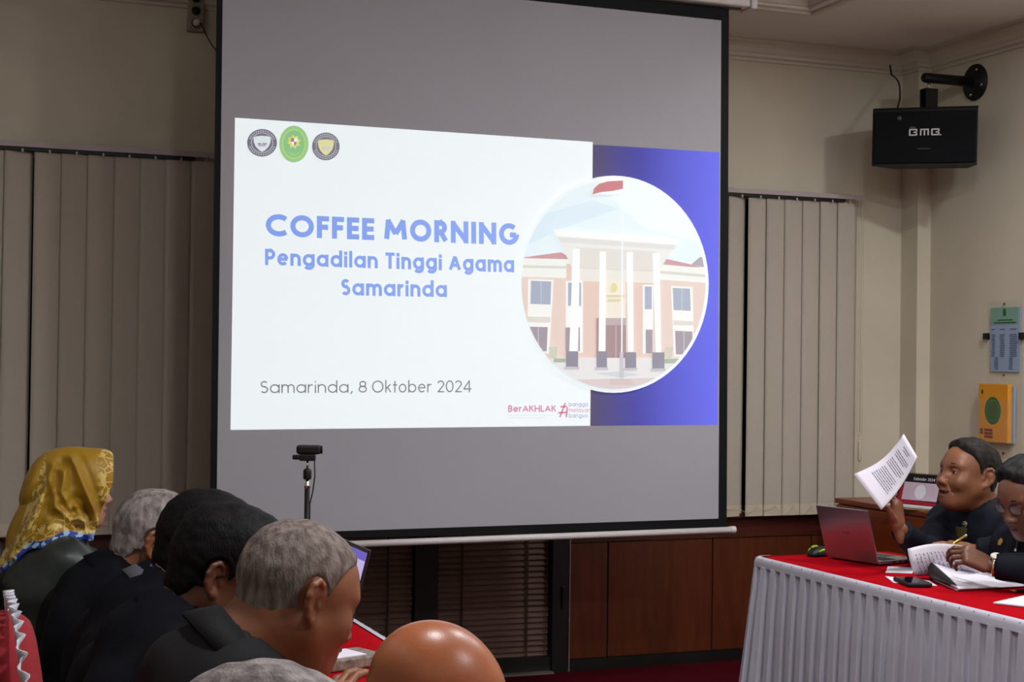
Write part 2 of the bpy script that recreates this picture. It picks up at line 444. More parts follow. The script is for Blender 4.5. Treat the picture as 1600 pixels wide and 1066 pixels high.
# moulding round the raised tray: stepped profile
def moulding(mb, path, prof, m):
    """sweep a profile (out, z) along an axis-aligned path of (x, y, nx, ny) corners with inward mitre direction"""
    n = len(prof); k0 = len(path); V = []
    for x, y, nx, ny in path:
        for o, z in prof: V.append((x + nx * o, y + ny * o, z))
    F = [(i * n + j, (i + 1) * n + j, (i + 1) * n + j + 1, i * n + j + 1) for i in range(k0 - 1) for j in range(n - 1)]
    mb.add(V, F, m)
t = MB()
tp = [(0, ZT), (-0.03, ZT - .005), (-0.03, ZT - .03), (-.012, ZT - .05), (-.012, ZC + .012), (.02, ZC + .012), (.035, ZC), (.035, ZC - .012), (.06, ZC - .012), (.07, ZC + .001)]
moulding(t, [(TX0, TY1, -1, 1), (TX1, TY1, 1, 1), (TX1, TY0, 1, -1), (TX0, TY0, -1, -1), (TX0, TY1, -1, 1)], tp, M_cornice)
structure(t.build('trim_1'))
# cornice with wrap round the corner column
CX, CY = 4.723, 6.52
cp = [(0, 2.952), (0.012, 2.952), (0.012, 2.966), (0.03, 2.972), (0.03, 2.986), (0.04, 2.994), (0.052, 3.012), (0.072, 3.026), (0.095, 3.03), (0.095, 3.042), (0.115, 3.046), (0.115, ZC + .002)]
t = MB()
moulding(t, [(XL, YB, 1, -1), (CX, YB, -1, -1), (CX, CY, -1, -1), (XR, CY, -1, -1), (XR, YF, -1, 1), (XL, YF, 1, 1), (XL, YB, 1, -1)], cp, M_cornice)
structure(t.build('trim_2'))

# back wall with openings for two windows and the glazed door
WZ0, WZ1 = 0.72, 2.27
W1 = (-1.4, 1.1); W2 = (3.45, 4.40); DR = (1.492, 2.85); DZ = 2.1
b = MB()
def wall_piece(x0, x1, z0, z1): b.box((x0, YB, z0), (x1, YB + .16, z1), M_wall)
wall_piece(XL - .2, W1[0], 0, ZC); wall_piece(W1[0], W1[1], 0, WZ0); wall_piece(W1[0], W1[1], WZ1, ZC)
wall_piece(W1[1], DR[0], 0, ZC); wall_piece(DR[0], DR[1], DZ, ZC); wall_piece(DR[1], W2[0], 0, ZC)
wall_piece(W2[0], W2[1], 0, WZ0); wall_piece(W2[0], W2[1], WZ1, ZC); wall_piece(W2[1], XR + .2, 0, ZC)
b.box((CX, CY, 0), (XR, YB, ZC), M_wall)
wall_back = structure(b.build('wall_back'))
wall_right = structure(boxo('wall_right', (XR, YF - .2, 0), (XR + .16, YB, ZC), M_wall))
structure(boxo('wall_left', (XL - .16, YF - .2, 0), (XL, YB, ZC), M_wall))
structure(boxo('wall_front', (XL, YF - .16, 0), (XR, YF, ZC), M_wall))
# veneer panels, each with its own edges, under the window sill
def veneer(x0, x1):
    MB().box((x0 + .003, YB - .022, .055), (x1 - .003, YB, .60), M_wood, bev=.003).build('panel', wall_back)
for x0, x1 in [(2.868, 3.072), (3.072, 3.632), (3.632, 4.19), (4.19, 4.723)]: veneer(x0, x1)
xs = 1.474
while xs > XL + .1:
    veneer(max(xs - .56, XL), xs); xs -= .56
s = MB(); 
for x0, x1 in ((XL, 1.476), (2.868, CX)):
    s.box((x0, YB - .03, .603), (x1, YB, .632), M_wood2).box((x0, YB - .022, .632), (x1, YB, .70), M_wood2).box((x0, YB - .06, .70), (x1, YB, .722), M_wood2)
structure(s.build('trim_3'))
s = MB()
for x0, x1 in ((XL, 1.476), (2.868, CX)): s.box((x0, YB - .028, 0), (x1, YB, .054), M_black)
structure(s.build('baseboard_back'))
structure(boxo('baseboard_right', (XR - .015, YF, 0), (XR, CY, .08), M_black))

def window(n, x0, x1):
    f = MB(); y0, y1 = YB + .03, YB + .09
    f.box((x0, y0, WZ0), (x0 + .05, y1, WZ1), M_black).box((x1 - .05, y0, WZ0), (x1, y1, WZ1), M_black)
    f.box((x0, y0, WZ0), (x1, y1, WZ0 + .05), M_black).box((x0, y0, WZ1 - .05), (x1, y1, WZ1), M_black)
    mid = (x0 + x1) / 2; f.box((mid - .025, y0, WZ0), (mid + .025, y1, WZ1), M_black)
    o = structure(f.build('window_%d' % n))
    boxo('pane', (x0 + .05, YB + .055, WZ0 + .05), (mid - .025, YB + .063, WZ1 - .05), M_glass, o)
    boxo('pane', (mid + .025, YB + .055, WZ0 + .05), (x1 - .05, YB + .063, WZ1 - .05), M_glass, o)
window(1, *W1); window(2, *W2)

# glazed door: black frame, two leaves, each behind a brown venetian blind
f = MB(); ya, yb = YB - .03, YB + .1
f.box((1.476, ya, 0), (1.557, yb, DZ), M_black).box((2.785, ya, 0), (2.868, yb, DZ), M_black)
f.box((1.557, ya, DZ - .07), (2.785, yb, DZ), M_black).box((2.116, ya + .012, .0), (2.226, yb, DZ - .07), M_black)
f.box((1.557, ya + .012, .0), (2.116, yb, .075), M_black).box((2.226, ya + .012, .0), (2.785, yb, .075), M_black)
door = structure(f.build('door_1'))
boxo('door_edge', (2.868, ya - .004, 0), (2.874, YB, .66), M_silver, door)
boxo('threshold', (1.557, ya - .03, 0), (2.785, ya + .01, .008), M_silver, door)
for x0, x1 in ((1.557, 2.116), (2.226, 2.785)):
    boxo('pane', (x0, YB + .05, .075), (x1, YB + .058, DZ - .07), M_glass, door)
boxo('lock', (2.83, ya - .012, .30), (2.846, ya, .40), M_blackp, door, bev=.003)
slat_mesh = None
def venetian(x0, x1, label):
    root = empty('venetian_blind', label, 'blind', (x0, YB + .02, 0))
    n = 71; z0 = .083; dz = .0268
    sl = MB(); wd = x1 - x0 - .008
    prof = [(-.021, -.0125), (-.010, -.0045), (.002, .002), (.014, .0085), (.021, .0155)]
    V, F = [], []
    for th in (0, .0022):
        for xx in (0, wd):
            for a, z in prof: V.append((xx, a * .38, z * 1.1 + th))
    k = len(prof)
    for j in range(k - 1):
        F += [(j, k + j, k + j + 1, j + 1), (2 * k + j, 2 * k + j + 1, 3 * k + j + 1, 3 * k + j)]
    F += [(0, 2 * k, 3 * k, k), (k - 1, 2 * k - 1, 4 * k - 1, 3 * k - 1)]
    sl.add(V, F, M_slat)
    first = sl.build('slat', root); first.location = (.004, 0, z0)
    for i in range(1, n):
        c = first.copy(); COL.objects.link(c); c.parent = root
        c.location = (.004 + random.uniform(-.0015, .0015), 0, z0 + i * dz)
        c.rotation_euler = (random.uniform(-.06, .06), random.uniform(-.003, .003), 0)
    boxo('bottom_rail', (.002, -.014, .066), (x1 - x0 - .002, .008, .074), M_silver, root)
    boxo('head_rail', (.002, -.018, 1.99), (x1 - x0 - .002, .018, 2.03), M_slat, root)
    for fr in (.22, .78) if x0 < 2 else (.218, .795):
        xx = (x1 - x0) * fr
        boxo('ladder_tape', (xx - .005, -.0165, .07), (xx + .005, -.0145, 1.99), M_slatcord, root)
venetian(1.557, 2.116, 'brown venetian blind on the black glazed door leaf nearer the dark laptop')
venetian(2.226, 2.785, 'brown venetian blind on the black glazed door leaf beside the wood panels')

# ------------------------------------------------------------------ vertical blinds
def vertical_blind(label, x_edges, x1, z0, z1, gap_at, group):
    yb = YB - .075
    root = empty('vertical_blind', label, 'blind', (x_edges[0], yb, z0), group=group)
    ox = x_edges[0]; H = z1 - z0
    r = MB(); L = x1 - ox
    r.box((-.01, -.03, H + .015), (L + .01, -.026, H + .037), M_rail).box((-.01, -.026, H + .033), (L + .01, .04, H + .037), M_rail)
    r.box((-.01, -.022, H + .001), (L - .09, .02, H + .033), M_blackp)
    r.build('head_rail', root)
    for xx in (L * .35, L - .07):
        boxo('rail_bracket', (xx - .02, -.012, H + .037), (xx + .02, .075, H + .042), M_rail, root)
    n = len(x_edges)
    step = (x_edges[-1] - x_edges[0]) / (n - 1)
    vw = step + .012
    vm = MB(); nx = 6; P = []
    for i in range(nx + 1):
        u = i / nx - .5; P.append((u * vw, .004 * (1 - 4 * u * u) * -1))
    V, F = [], []
    for dy in (0, .0011):
        for z in (0, H):
            for a, y in P: V.append((a, y + dy, z))
    k = nx + 1
    for j in range(nx): F += [(j, j + 1, k + j + 1, k + j), (2 * k + j, 3 * k + j, 3 * k + j + 1, 2 * k + j + 1)]
    F += [(0, k, 3 * k, 2 * k), (k - 1, 3 * k - 1, 4 * k - 1, 2 * k - 1)]
    vm.add(V, F, M_vane, True)
    hm = MB(); V2 = [(a, y, z) for (a, y, z) in V]
    V2 = [(a * 1.005, y + (-.0012 if i < 2 * k else .0012), (.0 if z == 0 else .055)) for i, (a, y, z) in enumerate(V)]
    hm.add(V2, F, M_hem, True)
    v0 = h0 = None
    for i in range(n):
        x = x_edges[i] - ox + step / 2
        if v0 is None:
            v = v0 = vm.build('vane', root); h = h0 = hm.build('weight_hem', v)
        else:
            v = v0.copy(); COL.objects.link(v); v.parent = root
            h = h0.copy(); COL.objects.link(h); h.parent = v
        an = .075 + random.uniform(-.025, .025)
        v.location = (x, random.uniform(-.001, .001), 0)
        if i == gap_at: an = .30; v.location = (x - .016, .006, 0); v.rotation_euler = (0, .0035, an)
        else: v.rotation_euler = (0, random.uniform(-.0012, .0012), an)
        boxo('carrier_clip', (x - .004, -.0245, H - .006), (x + .004, -.0225, H + .008), M_rail, root)
    ch = MB()
    for i in range(n - 1):
        x = x_edges[i] - ox + step / 2
        sag = random.choice([.012, .02, .03, .045])
        ch.tube([(x + step * q / 8, -.016, .05 - sag * 4 * (q / 8) * (1 - q / 8)) for q in range(9)], .0011, M_hem, 5)
    ch.build('bottom_chain', root)
    return root, L, H
e1 = [0.338 + .108 * (i - 12) for i in range(20)]
KB = (YB - .075) / YB; ZB = lambda z: CAM_H + (z - CAM_H) * KB
e1 = [x * KB for x in e1]
vertical_blind('long blind of beige vertical vanes left of the projection screen, behind the yellow scarf', e1, 1.19 * KB, ZB(.70), ZB(2.296), 12, 'vertical blinds')
e2 = [3.723 + .1037 * (i - 4) for i in range(11)]
e2 = [x * KB for x in e2]
rb, L, H = vertical_blind('shorter blind of beige vertical vanes right of the projection screen, above the wood cabinet', e2, 4.462 * KB, ZB(.70), ZB(2.278), 4, 'vertical blinds')
c = MB(); cx = L + .012
c.tube([(cx - .02, -.02, H + .04), (cx - .02, -.02, .6), (cx - .025, -.022, .43), (cx - .01, -.022, .385), (cx + .005, -.022, .40), (cx + .008, -.022, .5), (cx + .004, -.02, H + .04)], .0016, M_hem, 5)
c.tube([(cx - .006, -.02, H + .04), (cx - .006, -.022, .41)], .0013, M_hem, 5)
c.build('pull_cord', rb)
MB().lathe([(.006, 0), (.009, .01), (.009, .1), (.006, .11)], M_hem, (cx - .006, -.022, .26), 12).build('cord_weight', rb)

# ------------------------------------------------------------------ power strip on the back wall
root = empty('power_strip', 'upright beige power socket strip on the dark upper wall beside the projection screen', 'power strip', (1.092, YB, 2.85))
k = MB().box((-.035, -.035, 0), (.035, 0, .19), M_ivory, bev=.006); k.build('casing', root)
for i, z in enumerate((.035, .088, .141)):
    q = MB(); q.lathe([(.024, 0), (.024, .004), (.02, .004), (.018, -.004)], M_ivory, n=20, M=Matrix.Translation((0, -.035, z)) @ Matrix.Rotation(PI / 2, 4, 'X'))
    q.lathe([(.0175, .0035), (.017, .0045)], M_blackp, n=20, M=Matrix.Translation((0, -.035, z)) @ Matrix.Rotation(PI / 2, 4, 'X'))
    q.build('socket', root)
root = empty('power_plug', 'pale round plug in the lowest hole of the wall socket strip with a thin cable', 'plug', (1.092, YB - .04, 2.885))
q = MB(); q.lathe([(.015, 0), (.017, .008), (.014, .02), (.011, .035)], M_white, n=16, M=Matrix.Rotation(PI / 2, 4, 'X')); q.build('plug_body', root)
q = MB(); q.tube([(.004, -.03, 0), (.02, -.025, -.012), (.05, .02, -.05), (.075, .032, -.085), (.105, .036, -.118), (.16, .036, -.14), (.3, .036, -.12)], .0022, M_blackp, 6); q.build('plug_cable', root)
# ------------------------------------------------------------------ projection screen with its projected slide
YS = 5.75
def SP(x, y, d=0.0):
    p = on_plane(x, y, 1, YS); p.y = YS - d; return p
M_cloth = mat('white screen cloth', lin(164, 164, 170), 0.9, noise=0.015, nscale=3, bump=0.04, bscale=30, spec=0.1)
M_border = mat('black screen border', lin(10, 11, 14), 0.7, spec=0.2)
scr = empty('projection_screen', 'large white pull-down projection screen with black border showing a coffee morning slide', 'projection screen', (2.1, YS, .74))
def W(o, parent):
    """parent an object built in world coordinates"""
    o.parent = parent; o.matrix_parent_inverse = Matrix.Translation(-Vector(parent.location)) if parent.parent is None else Matrix.Identity(4)
    return o
# cloth: outer corners and inner white corners, from the housing down to the weight bar
oTL, oTR = SP(338.5, -8), SP(1139, 12); oBL, oBR = SP(327, 845), SP(1135.5, 827)
oTL.z = oTR.z = 3.0
iTL, iTR, iBL, iBR = SP(348.5, -48), SP(1127, 32), SP(338, 836.5), SP(1122.5, 810.5)
iTL.z = iTR.z + 0.0
b = MB()
b.prism([oTL, oTR, oBR, oBL], (0, .0015, 0), M_border)
W(b.build('border'), scr)
b = MB(); d = Vector((0, -.0006, 0))
b.prism([iTL + d, iTR + d, iBR + d, iBL + d], (0, .0004, 0), M_cloth)
W(b.build('cloth'), scr)
# weight bar and housing
b = MB(); A = SP(330, 859); B = SP(1147, 828); y0 = Vector((0, 0, 0))
b.tube([A, B], .0135, M_white, 14)
bar = W(b.build('weight_bar'), scr)
b = MB(); b.tube([B - Vector((.022, 0, 0)), B + Vector((.004, 0, 0))], .0155, M_white, 14); b.tube([A + Vector((.022, 0, 0)), A - Vector((.004, 0, 0))], .0155, M_white, 14)
W(b.build('end_cap'), scr)
b = MB(); b.box((.93, YS - .05, 2.968), (3.275, YS + .045, 3.062), M_white, bev=.008)
b.box((.95, YS - .012, 2.962), (3.25, YS + .012, 2.969), M_blackp)
W(b.build('housing'), scr)
for x0, x1 in ((.905, .93), (3.275, 3.305)):
    W(MB().box((x0, YS - .056, 2.96), (x1, YS + .05, 3.068), M_white, bev=.006).build('housing_cap'), scr)
for xx in (1.15, 2.1, 3.1):
    W(MB().box((xx - .02, YS - .02, 3.062), (xx + .02, YS + .02, ZT), M_white).build('hanger'), scr)

# the slide: colours are the projector's light added to the lit cloth
def G_(name, r, g, b, off=(.27, .26, .275)):
    c = lin(r, g, b); return glow('slide ' + name, tuple(max(0.0, c[i] - off[i]) for i in range(3)) + (1,))
g_white = G_('white', 238, 244, 246)
# blue panel: dark grey fading to blue across the slide (the slide's own gradient)
g_blue = bpy.data.materials.new('slide blue gradient'); g_blue.use_nodes = True
nt = g_blue.node_tree; bs = nt.nodes['Principled BSDF']; bs.inputs['Base Color'].default_value = (.10, .10, .20, 1); bs.inputs['Roughness'].default_value = .9
tc = nt.nodes.new('ShaderNodeTexCoord'); sx = nt.nodes.new('ShaderNodeSeparateXYZ'); nt.links.new(tc.outputs['Generated'], sx.inputs[0])
rp = nt.nodes.new('ShaderNodeValToRGB'); nt.links.new(sx.outputs['X'], rp.inputs['Fac'])
rp.color_ramp.elements[0].position = 0.02; rp.color_ramp.elements[0].color = (0.025, 0.015, 0.03, 1)
rp.color_ramp.elements[1].position = 1.0; rp.color_ramp.elements[1].color = (.07, .085, .66, 1)
e = rp.color_ramp.elements.new(0.35); e.color = (.0, .0, .22, 1)
e = rp.color_ramp.elements.new(0.68); e.color = (.04, .05, .48, 1)
nt.links.new(rp.outputs['Color'], bs.inputs['Emission Color']); bs.inputs['Emission Strength'].default_value = 1.0
g_title = G_('title blue', 150, 174, 238); g_date = G_('date grey', 128, 126, 140, (.27, .26, .275))
g_pink = G_('pink', 212, 150, 170); g_lilac = G_('lilac', 165, 165, 195); g_faint = G_('faint', 205, 210, 215)
LAY = [0.0010]
def layer(): LAY[0] += .00025; return LAY[0]
def poly(mb, pts, m, d=None):
    d = layer() if d is None else d
    mb.add([SP(x, y, d) for x, y in pts], [tuple(range(len(pts)))[::-1]], m)
def ell(mb, cx, cy, rx, ry, m, n=40, d=None, a0=0, a1=360):
    poly(mb, [(cx + rx * math.cos(math.radians(a0 + (a1 - a0) * k / n)), cy - ry * math.sin(math.radians(a0 + (a1 - a0) * k / n))) for k in range(n + (0 if a1 - a0 == 360 else 1))], m, d)
def ring(mb, cx, cy, rx, ry, t, m, n=40, d=None):
    d = layer() if d is None else d; V, F = [], []
    for k in range(n):
        a = 2 * PI * k / n
        V += [SP(cx + rx * math.cos(a), cy - ry * math.sin(a), d), SP(cx + (rx - t) * math.cos(a), cy - (ry - t) * math.sin(a), d)]
    for k in range(n): q = (k + 1) % n; F.append((2 * k, 2 * k + 1, 2 * q + 1, 2 * q))
    mb.add(V, F, m)
def label_text(mb, s, x0, y0, x1, y1, cap, wd, m, gap=.16, space=.34):
    d = layer(); o = SP(x0, y0, d); xa = SP(x1, y1, d) - o; za = SP(x0, y0 - cap, d) - o
    text_on(mb, s, o, xa, za, wd, m, gap, space)
b = MB(); poly(b, [(367, 184), (926, 222), (922, 665.5), (360, 672)], g_white)
slide = W(b.build('slide'), scr)
slide['label'] = 'bright projected white slide page'
def sub(o): o.parent = slide; return o
b = MB(); poly(b, [(926, 226), (1124, 238), (1121, 664), (922, 665.5)], g_blue, .0011); sub(b.build('blue_panel'))
def word(name, s, x0, y0, x1, y1, cap, wd, m, gap=.16):
    b = MB(); label_text(b, s, x0, y0, x1, y1, cap, wd, m, gap); o = sub(b.build(name)); return o
word('headline_word', 'COFFEE', 415, 369, 584.5, 375.4, 35, .235, g_title, .135); word('headline_word', 'MORNING', 600, 375.8, 811, 383.5, 35, .235, g_title, .135)
word('subtitle_word', 'Pengadilan', 414, 414.3, 590, 419.5, 25.5, .20, g_title, .12); word('subtitle_word', 'Tinggi', 602, 420, 690, 422.5, 25.5, .20, g_title, .12); word('subtitle_word', 'Agama', 701, 423, 803, 425.8, 25.5, .20, g_title, .12)
word('subtitle_word', 'Samarinda', 533, 461.5, 698, 464.5, 25.5, .20, g_title, .12)
word('date_word', 'Samarinda,', 407, 614.5, 551, 613.8, 19, .1, g_date, .15); word('date_word', '8', 560, 613.8, 573, 613.7, 19, .1, g_date); word('date_word', 'Oktober', 581, 613.7, 674, 613.3, 19, .1, g_date, .15); word('date_word', '2024', 683, 613.2, 736, 613, 19, .1, g_date, .12)
b = MB(); label_text(b, 'BerAKHLAK', 793.5, 643.8, 868.5, 643.4, 10.4, .19, g_pink, .10, .3)
label_text(b, 'Berorientasi Pelayanan Akuntabel', 793.5, 650, 864, 649.6, 2.3, .12, g_faint, .2, .4)
label_text(b, 'Harmonis Loyal Adaptif', 793.5, 654, 851, 653.7, 2.3, .12, g_faint, .2, .4)
label_text(b, 'bangga', 888, 635, 918, 635, 6.6, .12, g_lilac, .14); label_text(b, 'melayan', 888, 644, 922, 644, 6.6, .12, g_pink, .14)
label_text(b, 'bangsa', 888, 652.5, 917, 652.5, 6.6, .12, g_lilac, .14)
dd = layer()
for p, q in (((882.5, 629.5), (874, 652)), ((885.5, 637), (884, 652)), ((874.5, 635.6), (885.6, 635.4)), ((871.2, 645.3), (885.6, 644.2))):
    o = Vector(p); r_ = (Vector(q) - o).normalized(); n_ = Vector((-r_.y, r_.x)) * 1.25
    poly(b, [tuple(o + n_), tuple(Vector(q) + n_), tuple(Vector(q) - n_), tuple(o - n_)], g_pink, dd)
sub(b.build('slogan_marks'))
# three round emblems
g_ring = G_('emblem grey', 138, 132, 150, (.27, .26, .275)); g_inner = G_('emblem plum', 170, 160, 178); g_sil = G_('shield silver', 222, 232, 234)
g_gold = G_('shield gold', 226, 222, 176); g_green = G_('seal green', 156, 202, 160); g_lime = G_('seal lime', 186, 214, 152); g_yel = G_('seal yellow', 222, 222, 120)
g_red = G_('seal red', 176, 110, 120)
b = MB()
for cx, cy, r1, r2, gs, g2 in ((409, 223.5, 23.3, 21.6, g_sil, None), (508.5, 229.2, 21.5, 21.7, g_gold, 1)):
    ell(b, cx, cy, r1, r2, g_ring); ring(b, cx, cy, r1 * .74, r2 * .74, 1.0, g_faint)
    dd = layer()
    for k in range(34):
        a = 360 * k / 34
        if 168 < a < 198 or a < 12 or a > 342: continue
        a = math.radians(a); rr = .86
        ell(b, cx + r1 * rr * math.cos(a), cy - r2 * rr * math.sin(a), 1.0, 1.3, g_faint, 6, dd)
    sh = [(-.56, -.42), (-.42, -.5), (-.3, -.52), (0, -.55), (.3, -.52), (.42, -.5), (.56, -.42), (.55, -.05), (.42, .3), (.2, .58), (0, .72), (-.2, .58), (-.42, .3), (-.55, -.05)]
    poly(b, [(cx + r1 * x * 1.02, cy + r2 * y * .92) for x, y in sh], gs)
    dd = layer()
    for q in ((-.3, .02, .25, .12), (.02, .02, .3, .12), (-.26, .16, .5, .08)):
        poly(b, [(cx + r1 * q[0], cy + r2 * q[1]), (cx + r1 * (q[0] + q[2]), cy + r2 * q[1]), (cx + r1 * (q[0] + q[2]), cy + r2 * (q[1] + q[3])), (cx + r1 * q[0], cy + r2 * (q[1] + q[3]))], g_faint if g2 else g_inner, dd)
cx, cy = 458.5, 225.5
ell(b, cx, cy, 22.8, 28.6, g_green); ring(b, cx, cy, 21.8, 27.4, 1.0, g_lime); ring(b, cx, cy, 19.6, 24.6, 3.4, g_lime); ell(b, cx, cy + 3, 13.6, 18, g_green)
ell(b, cx, cy + 8, 10, 10, g_lime, 24, None, 200, 340); ell(b, cx, cy + 6, 10, 10, g_green, 24, None, 196, 344)
st = [(cx + (11.2 if k % 2 == 0 else 7.6) * math.cos(PI * k / 8 + .2), cy - 3.5 - (11.2 if k % 2 == 0 else 7.6) * math.sin(PI * k / 8 + .2)) for k in range(16)]
poly(b, st, g_yel)
poly(b, [(cx - 5, cy - 9), (cx + 5, cy - 9), (cx + 5, cy - 3), (cx + 2, cy + 2), (cx, cy + 4), (cx - 2, cy + 2), (cx - 5, cy - 3)], g_white)
dd = layer(); poly(b, [(cx - 5, cy - 9), (cx, cy - 9), (cx, cy - 3.5), (cx - 5, cy - 3.5)], g_red, dd); poly(b, [(cx, cy - 3.5), (cx + 4.6, cy - 3), (cx + 2, cy + 2), (cx, cy + 3)], g_red, dd)
sub(b.build('emblem_row'))

# round photograph of a columned office building
b = MB(); px = lambda X, Y: (780 + X / 2.317, 240 + Y / 2.317)
CX0, CY0, CRX, CRY = 956.5, 444.5, 143.5, 163.5
ell(b, 957, 444.5, 148.5, 169.5, g_white, 72)
tilt = 0
def clip_circle(pts):
    """clip a polygon to the picture's round outline"""
    n = 64; out = [Vector(p) for p in pts]
    for k in range(n):
        a = 2 * PI * k / n; nx, ny = math.cos(a), math.sin(a); inside = lambda p: ((p.x - CX0) / CRX * nx + (p.y - CY0) / CRY * ny) <= math.cos(PI / n)
        new = []
        for i in range(len(out)):
            p, q = out[i], out[(i + 1) % len(out)]
            ip, iq = inside(p), inside(q)
            if ip: new.append(p)
            if ip != iq:
                fp = (p.x - CX0) / CRX * nx + (p.y - CY0) / CRY * ny - math.cos(PI / n); fq = (q.x - CX0) / CRX * nx + (q.y - CY0) / CRY * ny - math.cos(PI / n)
                new.append(p + (q - p) * (fp / (fp - fq)))
        out = new
        if len(out) < 3: return []
    return [tuple(p) for p in out]
def pic(pts, rgb, name):
    q = clip_circle([px(*p) for p in pts])
    if q: poly(b, q, G_(name, *rgb))
R_ = lambda x0, y0, x1, y1: [(x0, y0), (x1, y0), (x1, y1), (x0, y1)]
pic(R_(40, 60, 780, 900), (228, 240, 244), 'sky')
pic([(60, 250), (330, 170), (430, 200), (230, 270), (60, 350)], (218, 234, 242), 'sky blue')
pic([(330, 60), (700, 60), (760, 330), (520, 270), (440, 200)], (238, 245, 247), 'cloud')
pic([(60, 380), (220, 358), (262, 384), (60, 386)], (205, 160, 165), 'roof red')
pic([(580, 384), (600, 382), (735, 412), (580, 412)], (205, 160, 165), 'roof red')
pic([(690, 402), (722, 375), (740, 378), (740, 412)], (178, 170, 178), 'far roof')
pic([(40, 378), (262, 384), (262, 452), (40, 448)], (236, 238, 232), 'parapet'); pic([(565, 400), (760, 418), (760, 470), (565, 456)], (236, 238, 232), 'parapet')
pic([(40, 404), (262, 409), (262, 418), (40, 413)], (214, 214, 206), 'parapet shade'); pic([(565, 424), (760, 440), (760, 450), (565, 434)], (214, 214, 206), 'parapet shade')
pic([(40, 446), (262, 452), (262, 760), (40, 760)], (228, 208, 198), 'pink wall'); pic([(565, 456), (760, 470), (760, 760), (565, 760)], (228, 208, 198), 'pink wall')
pic(R_(238, 400, 575, 745), (226, 202, 190), 'porch wall')
pic([(256, 398), (572, 412), (572, 470), (256, 462)], (230, 226, 218), 'porch soffit')
pic(R_(378, 455, 452, 600), (234, 228, 214), 'entry panel')
pic([(100, 455), (192, 458), (176, 725), (96, 720)], (240, 240, 236), 'window bay'); pic(R_(236, 462, 298, 722), (240, 240, 236), 'window bay')
pic(R_(514, 476, 552, 726), (240, 240, 236), 'window bay'); pic([(616, 480), (694, 484), (700, 735), (626, 735)], (240, 240, 236), 'window bay')
for q in ([(110, 461), (183, 464), (180, 547), (108, 545)], R_(244, 468, 291, 552), R_(521, 482, 546, 564), [(622, 487), (684, 490), (687, 570), (625, 567)]): pic(q, (172, 180, 196), 'glass')
for q in ([(100, 627), (170, 629), (166, 716), (100, 716)], R_(234, 630, 286, 716), R_(524, 638, 549, 724), [(630, 642), (692, 645), (694, 729), (633, 727)]): pic(q, (168, 158, 168), 'lower glass')
for q in (R_(144, 462, 147, 546), R_(653, 489, 656, 568), R_(134, 628, 137, 716), R_(660, 643, 663, 728)): pic(q, (206, 208, 212), 'glazing bar')
pic([(96, 590), (180, 592), (178, 612), (96, 610)], (222, 214, 208), 'sill'); pic([(622, 604), (698, 608), (698, 622), (624, 620)], (222, 214, 208), 'sill')
pic(R_(345, 596, 378, 740), (176, 150, 150), 'porch dark'); pic(R_(378, 602, 452, 740), (170, 148, 150), 'door dark'); pic(R_(378, 596, 452, 622), (190, 176, 178), 'fanlight'); pic(R_(413, 624, 417, 740), (200, 180, 178), 'door split')
q = [(408 + 12 * math.cos(k * .45), 486 + 17 * math.sin(k * .45)) for k in range(14)]; pic(q, (226, 214, 160), 'gold emblem')
for y in (512, 527): pic(R_(378 if y < 520 else 384, y, 448 if y < 520 else 430, y + 8), (222, 210, 176), 'gold letters')
pic([(40, 740), (760, 740), (760, 900), (40, 900)], (228, 226, 226), 'forecourt')
pic([(190, 742), (233, 742), (233, 756), (190, 756)], (176, 186, 166), 'shrub'); pic([(585, 744), (640, 742), (640, 760), (585, 760)], (176, 186, 166), 'shrub')
pic([(172, 700), (205, 698), (200, 742), (178, 742)], (206, 206, 190), 'small tree'); pic([(592, 700), (622, 700), (615, 744), (598, 744)], (206, 206, 190), 'small tree')
pic([(338, 795), (430, 788), (500, 800), (430, 812)], (206, 214, 216), 'court mark')
pic([(270, 818), (600, 812), (560, 880), (300, 880)], (218, 204, 204), 'paving')
pic([(394, 815), (470, 815), (474, 838), (388, 838)], (212, 194, 192), 'step')
pic([(188, 278), (640, 310), (572, 424), (254, 410)], (232, 232, 228), 'canopy')
pic([(188, 278), (640, 310), (634, 332), (200, 300)], (244, 246, 244), 'canopy edge'); pic([(204, 303), (632, 334), (624, 350), (214, 322)], (222, 222, 218), 'canopy shade')
pic([(268, 340), (560, 356), (556, 424), (272, 412)], (224, 220, 214), 'canopy soffit')
for x0, x1, yt, yb_ in ((259, 284, 346, 716), (355, 378, 356, 716), (452, 475, 358, 718), (546, 571, 362, 720)):
    c0 = (x0 + x1) / 2; sh = -14 if x0 < 300 else (-4 if x0 < 400 else (6 if x0 < 500 else 13))
    pic([(x0, yt), (x1, yt), (x1 - sh * -.45, yb_), (x0 + sh * .8 + (0 if sh > 0 else 0), yb_)] if sh > 0 else [(x0, yt), (x1, yt), (x1 + sh * .5, yb_), (x0 + sh, yb_)], (244, 246, 246), 'column')
for x0, x1, y0_, y1_ in ((233, 277, 716, 772), (343, 381, 716, 774), (446, 486, 720, 776), (544, 588, 720, 778)):
    pic(R_(x0, y0_, x1, y1_), (150, 148, 160), 'plinth'); pic(R_(x0 - 6, y1_, x1 + 4, y1_ + 9), (196, 194, 200), 'plinth foot')
pic([(433, 98), (438, 98), (436, 812), (431, 812)], (240, 244, 246), 'flag pole'); pic([(426, 720), (439, 720), (441, 812), (425, 812)], (200, 198, 202), 'pole base')
pic([(328, 150), (334, 128), (352, 112), (385, 103), (438, 100), (438, 130), (400, 138), (360, 142)], (204, 128, 140), 'flag red')
pic([(328, 151), (360, 142), (400, 138), (438, 130), (438, 146), (400, 152), (360, 150)], (244, 246, 248), 'flag white')
sub(b.build('round_picture'))
